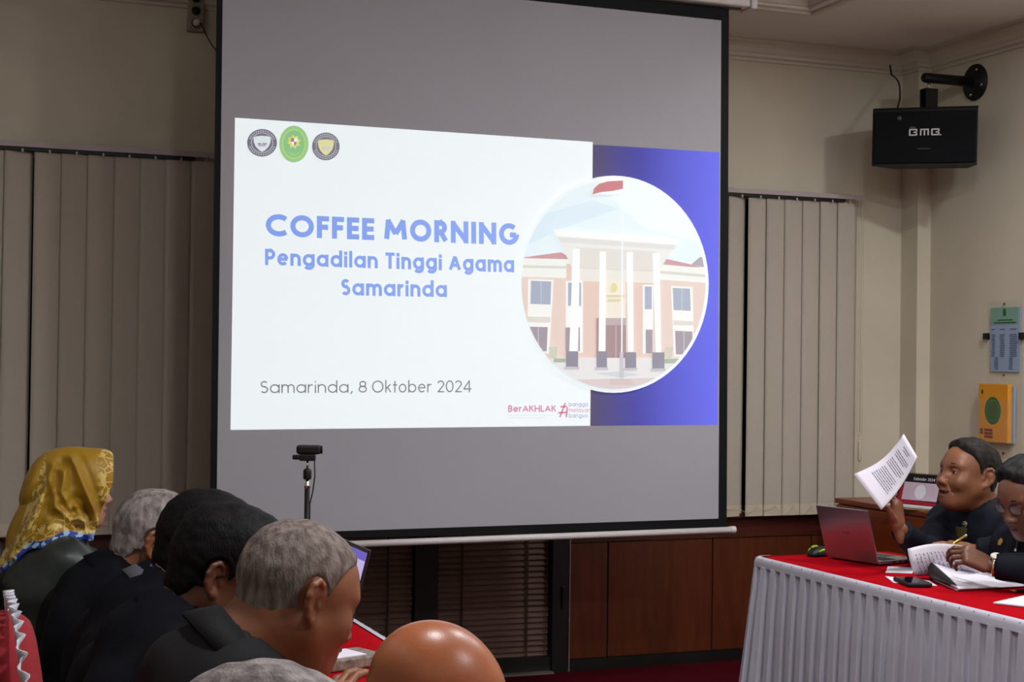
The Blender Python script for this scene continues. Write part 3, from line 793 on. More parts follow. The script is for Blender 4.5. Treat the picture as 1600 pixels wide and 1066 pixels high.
# ------------------------------------------------------------------ tables
M_red = mat('red table cloth', lin(158, 6, 20), 0.95, noise=0.08, nscale=12, bump=0.1, bscale=30, spec=0.03)
M_skirt = mat('white satin skirt', lin(182, 180, 192), 0.55, noise=0.02, nscale=30, bump=0.05, bscale=300, sheen=0.2)
M_stitch = mat('grey stitch', lin(150, 142, 150), 0.9)
M_tabletop = mat('table board', lin(120, 90, 60), 0.5, noise=0.1, nscale=8)
M_steel = mat('table leg steel', (0.25, 0.25, 0.26), 0.4, metal=0.9)

def table(x0, x1, y0, y1, label):
    root = empty('folding_table', label, 'table', ((x0 + x1) / 2, (y0 + y1) / 2, 0))
    a, b_ = (x1 - x0) / 2 - .012, (y1 - y0) / 2 - .012
    boxo('tabletop', (-a, -b_, .715), (a, b_, .744), M_tabletop, root)
    for sx in (-1, 1):
        for sy in (-1, 1):
            MB().tube([(sx * (a - .05), sy * (b_ - .1), 0), (sx * (a - .05), sy * (b_ - .1), .716)], .016, M_steel, 8).build('leg', root)
    return root
def cloth_top(x0, x1, y0, y1, label, trim):
    n = 36; xs = np.linspace(x0, x1, 12); ys = np.linspace(y0, y1, 60)
    X, Y = np.meshgrid(xs, ys, indexing='ij')
    Z = .7475 + .0009 * np.sin(X * 31 + 2 * np.sin(Y * 5)) * np.sin(Y * 9 + X * 4)
    P = np.stack([X, Y, Z], -1)
    o = grid_mesh('tablecloth', P, M_red, None, .003)
    tag(o, label, 'tablecloth')
    return o
def skirt(path, top, bottom, flare, period, depth, label, name='table_skirt', side=1, extra_flare=None):
    """pleated cloth hung along a path of (x, y); knife pleats that loosen towards the hem"""
    pts = [Vector((x, y)) for x, y in path]
    seg = [(pts[i + 1] - pts[i]).length for i in range(len(pts) - 1)]; L = sum(seg)
    prof = [(0, 0), (.03, 1), (.42, .92), (.5, .8), (.52, .05), (.6, -.25), (.8, -.1), (.97, 0.02)]
    us, pd = [], []
    k = 0
    while k * period < L:
        for a, d in prof:
            u = k * period + a * period
            if u <= L: us.append(u); pd.append((k, a, d))
        k += 1
    us.append(L); pd.append((k, 0, 0))
    zt = [1.0, .985, .965, .9, .75, .6, .45, .3, .15, 0]
    P = np.zeros((len(us), len(zt), 3))
    rr = np.random.default_rng(3); jit = rr.uniform(.6, 1.3, k + 2); lean = rr.uniform(-.35, .35, k + 2)
    for i, (u, (kk, a, d)) in enumerate(zip(us, pd)):
        s, q = u, 0
        while q < len(seg) - 1 and s > seg[q]: s -= seg[q]; q += 1
        t = (pts[q + 1] - pts[q]).normalized(); p = pts[q] + t * s; nrm = Vector((-t.y, t.x)) * side
        for j, zz in enumerate(zt):
            f = 1 - zz
            dd = d * depth * (.62 + .38 * min(1, f * 6)) * (1 + .8 * f * jit[kk]) if j > 1 else .002 * d
            if j > 2: dd += depth * .55 * f * math.sin(u / period * 2 * PI + lean[kk] * 2)
            out = .004 + (flare + (extra_flare(u) if extra_flare else 0)) * f ** 1.2 + dd
            al = lean[kk] * period * f * .5 * math.sin(a * PI)
            P[i, j] = (p.x + nrm.x * out + t.x * al, p.y + nrm.y * out + t.y * al, bottom + (top - bottom) * zz)
    root = empty(name, label, 'table skirt', (pts[0].x, pts[0].y, 0))
    o = grid_mesh('pleated_cloth', P, M_skirt, None, .0015, smooth=False); W(o, root)
    # header band over the table edge, with a stitch at each pleat
    b = MB()
    V, F = [], []
    for i, p in enumerate(pts):
        t = ((pts[min(i + 1, len(pts) - 1)] - pts[max(i - 1, 0)])).normalized(); nrm = Vector((-t.y, t.x)) * side
        for o_, z in ((.0145, -.028), (.0125, -.010), (.009, -.001), (.004, .0035), (-.012, .0045)): V.append((p.x + nrm.x * o_, p.y + nrm.y * o_, top + z))
    for i in range(len(pts) - 1):
        for j in range(4): F.append((i * 5 + j, (i + 1) * 5 + j, (i + 1) * 5 + j + 1, i * 5 + j + 1))
    b.add(V, F, M_skirt, True); W(b.build('header_band'), root)
    st = MB()
    for kk in range(k):
        u = kk * period + .02 * period; s, q = u, 0
        while q < len(seg) - 1 and s > seg[q]: s -= seg[q]; q += 1
        if s > seg[q]: continue
        t = (pts[q + 1] - pts[q]).normalized(); p = pts[q] + t * s; nrm = Vector((-t.y, t.x)) * side
        for dz, oo in ((-.002, .0095),):
            c = Vector((p.x + nrm.x * oo, p.y + nrm.y * oo, top + dz)); h = .0008
            st.box((c.x - h * 1.5, c.y - .0009, c.z - .004), (c.x + h * 1.5, c.y + .0009, c.z + .004), M_stitch)
    o = W(st.build('stitching'), root); o['kind'] = 'stuff'
    return root
RX0, RX1, RY0, RY1 = 2.86, 3.44, 1.7, 4.92
table(RX0, RX1, RY0, RY1, 'right table hidden beneath red cloth and white pleated skirt')
cloth_top(RX0 + .004, RX1, RY0, RY1, 'plain red cloth on the right table, under the silver laptop and papers', False)
skirt([(RX0 + .07, RY1), (RX0 + .03, RY1), (RX0, RY1 - .03), (RX0, RY0)], .747, .004, .022, .066, .014,
      'white satin skirt in pleats along the front of the right table', side=-1,
      extra_flare=lambda u: .06 * math.exp(-((u - .06) / .12) ** 2))
LX0, LX1, LY0, LY1 = .64, 1.108, 1.25, 4.93
table(LX0, LX1, LY0, LY1, 'left table under red cloth, in front of the row of seated men')
cloth_top(LX0, LX1 - .004, LY0, LY1, 'red cloth on the left table, beneath the dark laptop by the bald heads', False)
skirt([(LX1, LY0), (LX1, LY1 - .03), (LX1 - .03, LY1), (LX0, LY1)], .747, .004, .02, .066, .013,
      'white skirt edging the left red table beside the dark laptop', side=-1)

# ------------------------------------------------------------------ cabinet by the right wall
cab = empty('wood_cabinet', 'red-brown wooden cabinet against the right wall below the beige vertical blind', 'cabinet', (4.51, 5.85, 0))
cx0, cx1, cy0, cy1, cz = 4.215, 4.785, 5.18, 6.47, .80
W(boxo('carcass', (cx0 + .02, cy0, .06), (cx1, cy1 - .005, cz - .025), M_cab), cab)
W(boxo('cabinet_top', (cx0, cy0 - .01, cz - .025), (cx1, cy1, cz), M_cab, bev=.004), cab)
W(boxo('plinth', (cx0 + .05, cy0 + .02, 0), (cx1, cy1 - .02, .06), M_black), cab)
yy = [cy0 + .004, 5.615, cy1 - .008]
for i in range(2):
    d = W(boxo('door', (cx0, yy[i] + .003, .07), (cx0 + .02, yy[i + 1] - .003, cz - .03), M_cab, bev=.002), cab)
for yk in (5.56, 5.67):
    b = MB(); b.lathe([(.012, 0), (.016, .006), (.016, .016), (.008, .018)], M_blackp, n=18, M=Matrix.Translation((cx0, yk, .66)) @ Matrix.Rotation(-PI / 2, 4, 'Y'))
    W(b.build('knob'), cab)

# desk calendar and the stack beneath it
cal = empty('desk_calendar', 'black and red tent calendar reading Kalender 2024 on the wood cabinet', 'calendar', (4.30, 5.87, cz + .02))
cal.rotation_euler = (0, 0, math.radians(-72))
M_calb = mat('calendar black', lin(24, 22, 26), 0.45); M_calr = mat('calendar red', lin(150, 24, 40), 0.5); M_calw = mat('calendar picture', lin(196, 176, 190), 0.5, noise=.12, nscale=9)
M_paper = mat('white paper', lin(222, 218, 228), 0.75, noise=.01, nscale=8); M_ink = mat('printed ink', lin(80, 78, 95), 0.8); M_white_t = mat('white print', lin(215, 210, 210), 0.6)
hw, ht, dp = .125, .145, .045
M1 = Matrix.Translation((0, -dp, 0)) @ Matrix.Rotation(math.radians(-17), 4, 'X')
b = MB(); b.box((-hw, 0, 0), (hw, .002, ht), M_calb, M=M1); b.build('front_board', cal)
M2 = Matrix.Translation((0, dp, 0)) @ Matrix.Rotation(math.radians(17), 4, 'X')
b = MB(); b.box((-hw, -.002, 0), (hw, 0, ht), M_calb, M=M2); b.build('back_board', cal)
b = MB(); b.box((-hw, -dp + .002, 0), (hw, dp - .002, .0015), M_calb); b.build('foot_board', cal)
b = MB(); b.add([(-hw + .003, -.0006, .012), (-hw + .05, -.0006, .002), (hw - .03, -.0006, .002), (hw - .03, -.0006, .016), (-hw + .035, -.0006, .022), (-hw + .02, -.0006, .12)], [(5, 4, 3, 2, 1, 0)], M_calr, M=M1); b.build('red_flash', cal)
b = MB(); b.box((-hw + .03, -.0016, .022), (hw - .03, -.0008, .105), M_calw, M=M1)
b.add([(math.cos(k * .4) * .03, -.0022, (.062 + math.sin(k * .4) * .034)) for k in range(16)], [tuple(range(16))], M_paper, M=M1); b.build('picture', cal)
b = MB(); 
for word, x0, x1 in (('Kalender', -.048, .02), ('2024', .028, .066)):
    o = Vector((x0, -.0012, .115)); v = MB(); text_on(v, word, o, (x1 - x0, 0, 0), (0, 0, .014), .16, M_white_t); b.add([M1 @ Vector(q) for q in v.v], v.f, M_white_t)
b.build('lettering', cal)['kind'] = 'stuff'
b = MB()
for k in range(26):
    x = -hw + .008 + k * (2 * hw - .016) / 25
    b.tube([(x, -.008 + .0, ht * .955 - .004), (x, -.004, ht * .955 + .004), (x, .004, ht * .955 + .004), (x, .008, ht * .955 - .004)], .0009, M_blackp, 5)
b.build('wire_binding', cal)['kind'] = 'stuff'
M_fold = mat('patterned folder', lin(150, 130, 90), 0.6, noise=.35, nscale=60)
b = MB(); b.box((-.15, -.11, 0), (.15, .11, .011), M_fold, bev=.002); b.box((-.146, -.106, .0112), (.146, .106, .018), M_paper)
o = b.build('folder'); o.location = (4.31, 5.86, cz); o.rotation_euler = (0, 0, math.radians(-70)); tag(o, 'thin patterned folder with white papers lying under the tent calendar', 'folder')
for ch in (cal,): ch.location.z = cz + .0185
# small white figurine/bottle behind the raised paper
b = MB(); b.lathe([(.018, 0), (.02, .01), (.02, .07), (.012, .09), (.009, .1), (.009, .125), (.006, .128)], M_white, n=16)
b.lathe([(.0205, .03), (.0205, .05)], M_blackp, n=16)
o = b.build('small_bottle'); o.location = (4.262, 6.005, cz); tag(o, 'slim white bottle with dark band left of the tent calendar', 'bottle')

# ------------------------------------------------------------------ loudspeaker on its wall arm
Fs = 7.18
sp_c = on_plane(1452, 150, 1, 6.15)
mount = empty('speaker_bracket', 'black wall arm with round plate holding the loudspeaker near the ceiling', 'bracket', (XR, 6.17, 2.84))
b = MB(); RY = Matrix.Translation((XR, 6.17, 2.842)) @ Matrix.Rotation(-PI / 2, 4, 'Y')
b.lathe([(.088, 0), (.09, .004), (.088, .012), (.04, .014), (.03, .03)], M_blackp, n=32, M=RY); W(b.build('wall_plate'), mount)
for a in (70, 340, 250, 160):
    b = MB(); b.lathe([(.008, .011), (.008, .017), (.005, .019)], M_chrome, n=8, M=RY @ Matrix.Translation((.062 * math.cos(math.radians(a)), .062 * math.sin(math.radians(a)), 0))); W(b.build('screw'), mount)
xe = 4.495
b = MB(); b.tube([(XR - .01, 6.17, 2.842), (xe + .01, 6.17, 2.842), (xe, 6.17, 2.842)], [.026, .024, .02], M_blackp, 16); W(b.build('arm'), mount)
bx = xe + .032
b = MB(); b.tube([(bx, 6.17, 2.83), (bx, 6.17, 2.775)], .008, M_chrome, 8); b.box((bx - .012, 6.158, 2.79), (bx + .012, 6.182, 2.80), M_chrome); W(b.build('bolt'), mount)
b = MB(); b.box((bx - .034, 6.145, 2.69), (bx + .034, 6.149, 2.788), M_blackp).box((bx - .034, 6.191, 2.69), (bx + .034, 6.195, 2.788), M_blackp).box((bx - .034, 6.145, 2.784), (bx + .034, 6.195, 2.788), M_blackp); W(b.build('hanger_plate'), mount)
M_grille = mat('black grille cloth', lin(17, 19, 22), 0.85, bump=.4, bscale=500, spec=.15); M_cabv = mat('black vinyl', lin(20, 20, 23), .6, spec=.3, bump=.2, bscale=300)
spk = empty('loudspeaker', 'black wide loudspeaker with white logo hanging in the upper right corner', 'speaker', (bx, 6.17, 2.55))
spk.rotation_euler = (math.radians(4), math.radians(1.2), math.radians(-43))
# local: front faces -y
w2, h2, d0, d1 = .242, .138, -.16, .13
b = MB()
V = [(-w2, d0, -h2), (w2, d0, -h2), (w2, d0, h2 - .012), (-w2, d0, h2 - .012), (-w2, d0 + .02, h2), (w2, d0 + .02, h2), (-w2 * .72, d1, h2), (w2 * .72, d1, h2), (w2 * .72, d1, -h2), (-w2 * .72, d1, -h2)]
F = [(0, 1, 2, 3), (3, 2, 5, 4), (4, 5, 7, 6), (6, 7, 8, 9), (9, 8, 1, 0), (1, 8, 7, 5, 2), (0, 3, 4, 6, 9)]
b.add(V, F, M_cabv); b.build('cabinet', spk)
b = MB(); b.box((-w2 + .006, d0 - .012, -h2 + .012), (w2 - .006, d0 - .0005, h2 - .02), M_grille, bev=.005); b.build('grille', spk)
b = MB(); b.lathe([(.011, 0), (.011, .004), (.008, .005)], mat('badge grey', lin(60, 64, 70), .5), n=18, M=Matrix.Translation((-.115, d0 - .012, .085)) @ Matrix.Rotation(PI / 2, 4, 'X')); b.build('badge', spk)
# blocky three-letter logo
def logo_bits():
    B_ = [[(0, 0), (0, 1)], [(0, .93), (1, .93)], [(0, .07), (1, .07)], [(.92, .0), (.92, .42)], [(.92, .58), (.92, 1)], [(.5, .5), (.92, .5)]]
    M_ = [[(0.08, 0), (0.08, 1)], [(0, .93), (1.2, .93)], [(.6, 0), (.6, 1)], [(1.12, 0), (1.12, 1)]]
    return B_, M_
Bq, Mq = logo_bits()
for k, (sh, x0) in enumerate(((Bq, -.066), (Mq, -.018), (Bq, .036))):
    b = MB()
    for st in sh:
        Vv, Fv = ribbon(st, .2)
        b.add([(x0 + v.x * (.034 if sh is Bq else .033), d0 - .0125 - .0004, .003 + v.y * .030) for v in Vv], Fv, M_white_t)
    b.build('logo_letter', spk)
b = MB(); v = MB(); text_on(v, 'digital', (-.066, d0 - .0125, .037), (.026, 0, 0), (0, 0, .008), .18, M_white_t); b.add(v.v, v.f, mat('dim print', lin(110, 108, 104), .6))
b.add([(.076 + .003 * math.cos(q), d0 - .0125, .004 + .003 * math.sin(q)) for q in np.linspace(0, 5.7, 10)], [tuple(range(10))], M_white_t)
b.add([(-.03, d0 - .0125, -.062), (.03, d0 - .0125, -.062), (.03, d0 - .0125, -.056), (-.03, d0 - .0125, -.056)], [(0, 1, 2, 3)], mat('faint print', lin(40, 42, 46), .6))
b.build('small_print', spk)['kind'] = 'stuff'
cbl = MB(); 
p0 = on_plane(1393, 117, 1, YB - .1); p1 = at_depth(1406, 155, 7.3)
cbl.tube([p0 + Vector((-.01, 0, .05))] + [p0.lerp(p1, q / 8) + Vector((.022 * math.sin(PI * (q / 8) ** .8), 0, .012 * math.sin(PI * q / 8))) for q in range(9)] + [p1 - Vector((-.005, -.03, .05))], .0045, M_blackp, 6)
o = cbl.build('speaker_cable'); tag(o, 'dark cable running from the cornice down to the loudspeaker', 'cable')

# ------------------------------------------------------------------ acrylic holders on the right wall
M_acr = bpy.data.materials.new('clear acrylic'); M_acr.use_nodes = True
pb = M_acr.node_tree.nodes['Principled BSDF']; pb.inputs['Base Color'].default_value = (.6, .62, .6, 1); pb.inputs['Roughness'].default_value = .08; pb.inputs['Transmission Weight'].default_value = .0; pb.inputs['Alpha'].default_value = .05
M_bluep = mat('blue paper', lin(150, 168, 196), .7, noise=.02, nscale=9); M_greenp = mat('green header', lin(126, 168, 150), .7); M_gr2 = mat('deep green print', lin(28, 96, 30), .7); M_print = mat('grey blue print', lin(84, 96, 122), .8)
M_yel = mat('yellow card', lin(226, 150, 22), .55, noise=.03, nscale=10); M_dred = mat('dark red print', lin(120, 40, 20), .6); M_brown = mat('brown print', lin(90, 70, 26), .6)
hl = empty('notice_holder', 'clear wall holder with a pale blue notice sheet above the yellow folder', 'holder', (XR, 5.94, 1.45))
ya_, yb2 = 6.062, 5.815
def on_wall(mb, y0, y1, z0, z1, d, t, m): mb.box((XR - d - t, min(y0, y1), z0), (XR - d, max(y0, y1), z1), m)
b = MB(); on_wall(b, ya_, yb2, 1.02, 1.765, .002, .003, M_acr); W(b.build('back_plate'), hl)
b = MB(); on_wall(b, 6.035, 5.825, 1.43, 1.735, .0055, .002, M_bluep); W(b.build('notice_sheet'), hl)
b = MB(); on_wall(b, 6.035, 5.838, 1.655, 1.735, .0078, .0008, M_greenp); W(b.build('header_strip'), hl)
b = MB(); on_wall(b, 5.945, 5.925, 1.695, 1.728, .0088, .0006, M_gr2)
for z, y0, y1 in ((1.675, 5.985, 5.875), (1.663, 6.01, 5.855)): on_wall(b, y0, y1, z - .003, z + .003, .0088, .0006, M_gr2)
for r in range(24):
    z = 1.64 - r * .0085
    if r in (2, 3): continue
    for y0, y1 in (((6.03, 6.0) , (5.97, 5.93), (5.90, 5.845)) if r < 17 else ((6.01, 5.975), (5.905, 5.87))):
        if r == 0: continue
        on_wall(b, y0 - random.uniform(0, .006), y1 + random.uniform(0, .008), z - .0022, z + .0022, .0078, .0006, M_print)
W(b.build('print'), hl)['kind'] = 'stuff'
for y in (6.065, 5.808):
    b = MB(); b.box((XR - .02, y - .016, 1.585), (XR - .0, y + .016, 1.615), M_blackp, bev=.003); W(b.build('clip'), hl)
for z, y in ((1.752, 5.94), (1.415, 5.94), (1.045, 5.94)):
    b = MB(); b.lathe([(.006, 0), (.005, .004)], M_brown, n=10, M=Matrix.Translation((XR - .005, y, z)) @ Matrix.Rotation(-PI / 2, 4, 'Y')); W(b.build('screw'), hl)
b = MB(); yz = (6.078, 5.862)
b.box((XR - .045, 5.852, 1.09), (XR - .042, 6.082, 1.30), M_acr).box((XR - .045, 5.852, 1.087), (XR - .005, 6.082, 1.09), M_acr).box((XR - .045, 5.85, 1.09), (XR - .005, 5.852, 1.30), M_acr); W(b.build('pocket'), hl)
fo = empty('yellow_folder', 'yellow folder with a green oval seal in the clear wall pocket', 'folder', (XR - .03, 5.97, 1.095))
b = MB(); b.box((XR - .040, 5.868, 1.095), (XR - .016, 6.078, 1.372), M_yel, bev=.003); W(b.build('cover'), fo)
b = MB(); b.box((XR - .0155, 5.853, 1.095), (XR - .008, 6.06, 1.36), M_bluep); W(b.build('loose_sheets'), fo)
b = MB(); V = [(XR - .0405, 5.975 + .058 * math.cos(q), 1.245 + .066 * math.sin(q)) for q in np.linspace(0, 2 * PI, 33)[:-1]]; b.add(V, [tuple(range(32))], M_gr2)
V = [(XR - .0408, 5.975 + .018 * math.cos(q), 1.252 + .021 * math.sin(q)) for q in np.linspace(0, 2 * PI, 17)[:-1]]; b.add(V, [tuple(range(16))], M_brown)
V = []; Fq = []
for k in range(32):
    q = 2 * PI * k / 32; V += [(XR - .0408, 5.975 + r_ * .058 * math.cos(q), 1.245 + r_ * .066 * math.sin(q)) for r_ in (.8, .7)]
for k in range(32): Fq.append((2 * k, 2 * k + 1, 2 * ((k + 1) % 32) + 1, 2 * ((k + 1) % 32)))
b.add(V, Fq, mat('seal mid green', lin(58, 120, 40), .7)); W(b.build('seal'), fo)
b = MB()
for y0, y1, z in ((6.066, 6.045, 1.152), (6.066, 6.045, 1.138), (6.035, 5.975, 1.152), (6.035, 5.975, 1.136), (6.035, 5.975, 1.12)): b.box((XR - .0409, y1, z - .006), (XR - .0403, y0, z + .006), M_dred)
b.add([(XR - .0405, 6.052 + .008 * math.cos(q), 1.333 + .012 * math.sin(q)) for q in np.linspace(0, 5.7, 10)], [tuple(range(10))], M_brown)
W(b.build('cover_print'), fo)['kind'] = 'stuff'
# ------------------------------------------------------------------ things on the right table
TZ = .7505
def rot_empty(name, label, cat, p, ang): return empty(name, label, cat, p, ang)
M_lapsil = mat('silver laptop shell', lin(176, 168, 176), .28, metal=.85)
M_lapdk = mat('dark laptop shell', lin(38, 36, 40), .4); M_keys = mat('dark keys', lin(40, 40, 46), .6); M_lapscr = mat('laptop glass', lin(14, 14, 18), .1)
def laptop(label, p, ang, w, d, h, lean, shell, screen):
    """hinge centre at p, user side along local +x, hinge along local y"""
    r = rot_empty('laptop', label, 'laptop', p, ang)
    b = MB(); b.box((0, -w / 2, .004), (d, w / 2, .016), shell, bev=.003); base = b.build('base', r)
    b = MB(); b.box((.03, -w / 2 + .012, .0155), (d * .55, w / 2 - .012, .0162), M_lapdk); 
    for i in range(5):
        for j in range(13):
            y = -w / 2 + .016 + j * (w - .032) / 13
            b.box((.034 + i * (d * .55 - .038) / 5, y, .0162), (.034 + (i + .85) * (d * .55 - .038) / 5, y + (w - .032) / 13 * .86, .0175), M_keys)
    k = b.build('keyboard', base); k['kind'] = 'stuff'
    boxo('touchpad', (d * .62, -.045, .016), (d * .92, .045, .0164), M_lapdk, base)
    for yy in (-w / 2 + .03, w / 2 - .03): boxo('rubber_foot', (d - .03, yy - .01, 0), (d - .015, yy + .01, .0045), M_blackp, base); boxo('rubber_foot', (.015, yy - .01, 0), (.03, yy + .01, .0045), M_blackp, base)
    for q in range(3): boxo('port', (d * .35 + q * .03, -w / 2 - .0006, .007), (d * .35 + q * .03 + .016, -w / 2 + .002, .012), M_blackp, base)
    L = math.hypot(lean, h); a = math.atan2(lean, h)
    Mx = Matrix.Translation((-.002, 0, .012)) @ Matrix.Rotation(-a, 4, 'Y')
    b = MB(); b.box((-.006, -w / 2, 0), (0, w / 2, L), shell, M=Mx, bev=.0025); lid = b.build('lid', r)
    b = MB(); b.box((.0001, -w / 2 + .003, .008), (.0012, w / 2 - .003, L - .003), M_lapscr, M=Mx); b.build('bezel', lid)
    b = MB(); screen(b, Mx, w, L); b.build('display', lid)
    return r, lid, Mx, L
def off_screen(b, Mx, w, L): b.box((.0013, -w / 2 + .009, .018), (.0016, w / 2 - .009, L - .012), M_lapscr, M=Mx)
BLp, BRp = Vector((3.096, 4.792, 0)), Vector((3.15, 4.551, 0))
hd = (BLp - BRp).normalized(); LW, LH, LL = .25, .185, .055
ctr = BRp + hd * LW / 2
lap, lid, Mx, L = laptop('silver laptop with its lid back toward the camera on the right red table', (ctr.x, ctr.y, TZ), math.atan2(hd.y, hd.x) - PI / 2, LW, .19, LH, LL, M_lapsil, off_screen)
# faint maker's mark on the lid, drawn as a small dark slanted row of letters
b = MB(); v = MB(); text_on(v, 'nus', (0, 0, 0), (.03, 0, 0), (0, 0, .008), .22, M_lapdk)
b.add([Mx @ Vector((-.0065, .016 - q[0], L * .5 + q[2])) for q in v.v], [f[::-1] for f in v.f], mat('lid mark', lin(98, 84, 96), .4)); b.build('lid_mark', lap)['kind'] = 'stuff'

ms = rot_empty('computer_mouse', 'small black mouse with lime green streaks beyond the silver laptop', 'mouse', (3.10, 4.862, TZ), .5)
M_lime = mat('lime rubber', lin(150, 190, 30), .5)
V, Q = surface_nets(lambda P: smax(s_ell(P, (0, 0, .006), (.058, .034, .03)), -P[2] - .0, .004), (-.065, -.04, -.004), (.065, .04, .042), .004)
np_mesh('mouse_shell', [(V, Q, 0)], ms, [M_blackp])
b = MB()
for sy in (-1, 1): b.tube([(x, sy * .026 * math.sqrt(max(0.05, 1 - (x / .058) ** 2)), .006 + .026 * math.sqrt(max(.02, 1 - (x / .062) ** 2 - .5))) for x in np.linspace(-.034, .034, 9)], .0042, M_lime, 6)
b.tube([(x, 0, .0365 - (x + .03) ** 2 * 6) for x in np.linspace(-.05, -.012, 6)], .005, M_lime, 6); b.build('lime_grip', ms)

ph = rot_empty('smartphone', 'black smartphone in a thick case lying on the red cloth beside the booklet', 'phone', (2.995, 4.145, TZ), math.atan2(.136, .041))
b = MB(); b.box((-.074, -.04, 0), (.074, .04, .0135), M_blackp, bev=.004); b.build('case', ph)
boxo('display', (-.068, -.035, .0134), (.068, .035, .0139), M_lapscr, ph)

# booklet with a curled leaf
FL, FR, BR_, BL_ = Vector((3.035, 3.972, 0)), Vector((3.34, 3.98, 0)), Vector((3.47, 4.29, 0)), Vector((3.108, 4.205, 0))
bk = empty('open_booklet', 'open white booklet with one curled leaf and a lifted handwritten page', 'booklet', (3.2, 4.1, TZ))
nv, prof = 13, []
P = []
for j in range(nv):
    v = j / (nv - 1); Lp = FL.lerp(BL_, v); Rp = FR.lerp(BR_, v); dx = (Rp - Lp).normalized(); W_ = (Rp - Lp).length
    r = .0015 + .025 * v ** .8; row = []
    for k in range(9):                                   # flat part from the right
        s = k / 8; row.append(Rp.lerp(Lp, s * .96) + Vector((0, 0, TZ + .004 + (2 * r) * s ** 1.5)))
    for k in range(1, 13):                               # the roll
        a = PI / 2 + PI * 1.15 * k / 12
        c = Lp + dx * W_ * .04 + Vector((0, 0, TZ + .004 + r))
        row.append(c + dx * (r * math.cos(a)) + Vector((0, 0, r * math.sin(a))))
    P.append([tuple(q) for q in row])
P = np.array(P).transpose(1, 0, 2)
W(grid_mesh('curled_leaf', P, M_paper, None, .0016), bk)
M_cover = mat('dark booklet cover', lin(22, 13, 15), .5)
P2 = P[9:].copy(); cen = P[9:].mean(0); P2 = P2 - (cen[None] - P2) * .07
W(grid_mesh('dark_underside', P2, M_cover, None, .001), bk)
b = MB(); b.prism([Vector((3.045, 3.985, TZ)), Vector((3.335, 3.99, TZ)), Vector((3.462, 4.285, TZ)), Vector((3.115, 4.20, TZ))], (0, 0, .003), M_paper); W(b.build('page_block'), bk)
TLp, TRp = at_depth(1418, 858, 5.06), at_depth(1503, 853, 4.98)
BLq, BRq = Vector((3.100, 4.275, TZ + .004)), Vector((3.29, 4.20, TZ + .012))
def leafpt(u, v):
    p = BLq.lerp(BRq, u).lerp(TLp.lerp(TRp, u), v); 
    return p + Vector((-.025 * math.sin(v * PI) * (1 - .5 * u), -.03 * math.sin(v * PI), .012 * math.sin(u * PI) * v))
P = np.array([[tuple(leafpt(i / 12, j / 10)) for j in range(11)] for i in range(13)])
page = W(grid_mesh('lifted_page', P, M_paper, None, .0012), bk)
b = MB(); rr = random.Random(5)
for i in range(11):
    u = .12 + i * .065; v = .78
    while v > .16:
        ln = rr.uniform(.03, .09)
        q = [leafpt(u + .006 * math.sin(v * 30), v), leafpt(u + .006 * math.sin(v * 30) + .012, v), leafpt(u + .014, v - ln), leafpt(u + .002, v - ln)]
        nn = (q[1] - q[0]).cross(q[3] - q[0]).normalized(); nn = nn if nn.y < 0 else -nn
        b.add([p + nn * .0012 for p in q], [(0, 1, 2, 3)], M_ink); v -= ln + rr.uniform(.01, .05)
    if rr.random() < .3: continue
o = W(b.build('handwriting'), bk); o['kind'] = 'stuff'
P = np.array([[tuple(BLq.lerp(BRq, .55 + .5 * i / 10) + Vector((.02 * i / 10, -.02 - .02 * j / 6, .01 + .07 * (j / 6) * (1 - .35 * i / 10) + .01 * math.sin(i * 1.7 + j)))) for j in range(7)] for i in range(11)])
W(grid_mesh('crumpled_leaf', P, M_paper, None, .001), bk)
def sheet(label, pts, z, name='paper_sheet', t=.0015):
    b = MB(); b.prism([Vector((x, y, z)) for x, y in pts], (0, 0, t), M_paper); o = b.build(name); tag(o, label, 'paper')
    return rezero(o, Vector((pts[0][0], pts[0][1], z)))
sheet('loose white sheet under the black smartphone and lifted page', [(2.955, 4.19), (3.05, 4.09), (3.10, 4.20), (3.02, 4.33)], TZ - .0008, t=.0006)
sheet('thin white sheet poking out beside the silver laptop base', [(3.07, 4.40), (3.15, 4.36), (3.25, 4.49), (3.17, 4.53)], TZ - .0008)
sheet('white sheet at the near end of the right red table, below the pen', [(2.985, 3.735), (3.05, 3.62), (3.30, 3.74), (3.235, 3.85)], TZ, t=.004)
pn = empty('pen', 'dark pen with gold tip on the red cloth at the picture edge', 'pen', (3.185, 3.905, TZ + .005))
dv = Vector((.8, -.35, 0)).normalized()
b = MB(); b.tube([dv * .02, dv * .14], .0055, M_blackp, 10); b.build('barrel', pn)
M_gold = mat('gold metal', lin(200, 160, 70), .3, metal=.9)
b = MB(); b.tube([dv * 0, dv * .012, dv * .022], [.0012, .003, .005], M_gold, 10); b.build('tip', pn)

# ------------------------------------------------------------------ things on the left table
g_disp = mat('lit laptop display', lin(180, 172, 205), .4, emit=lin(172, 160, 206), estr=.9); g_bar = mat('lit purple bar', lin(90, 80, 170), .4, emit=lin(98, 86, 176), estr=.9); g_txt = mat('lit display text', lin(120, 110, 150), .4, emit=lin(132, 120, 168), estr=.8)
g_foot = mat('lit dark bar', lin(50, 50, 90), .4, emit=lin(60, 58, 96), estr=.6)
def lit(b, Mx, w, L):
    x = .0014; a, c = -w / 2 + .008, w / 2 - .008; z0, z1 = .016, L - .010
    b.box((x, a, z0), (x + .0003, c, z1), g_disp, M=Mx); b.box((x + .0003, a, z1 - .022), (x + .0006, c, z1), g_bar, M=Mx); b.box((x + .0003, a, z0), (x + .0006, c, z0 + .014), g_foot, M=Mx)
    rr = random.Random(2)
    for i in range(14): b.box((x + .0003, a + .02, z0 + .03 + i * .0095), (x + .0006, a + rr.uniform(.09, .25), z0 + .033 + i * .0095), g_txt, M=Mx)
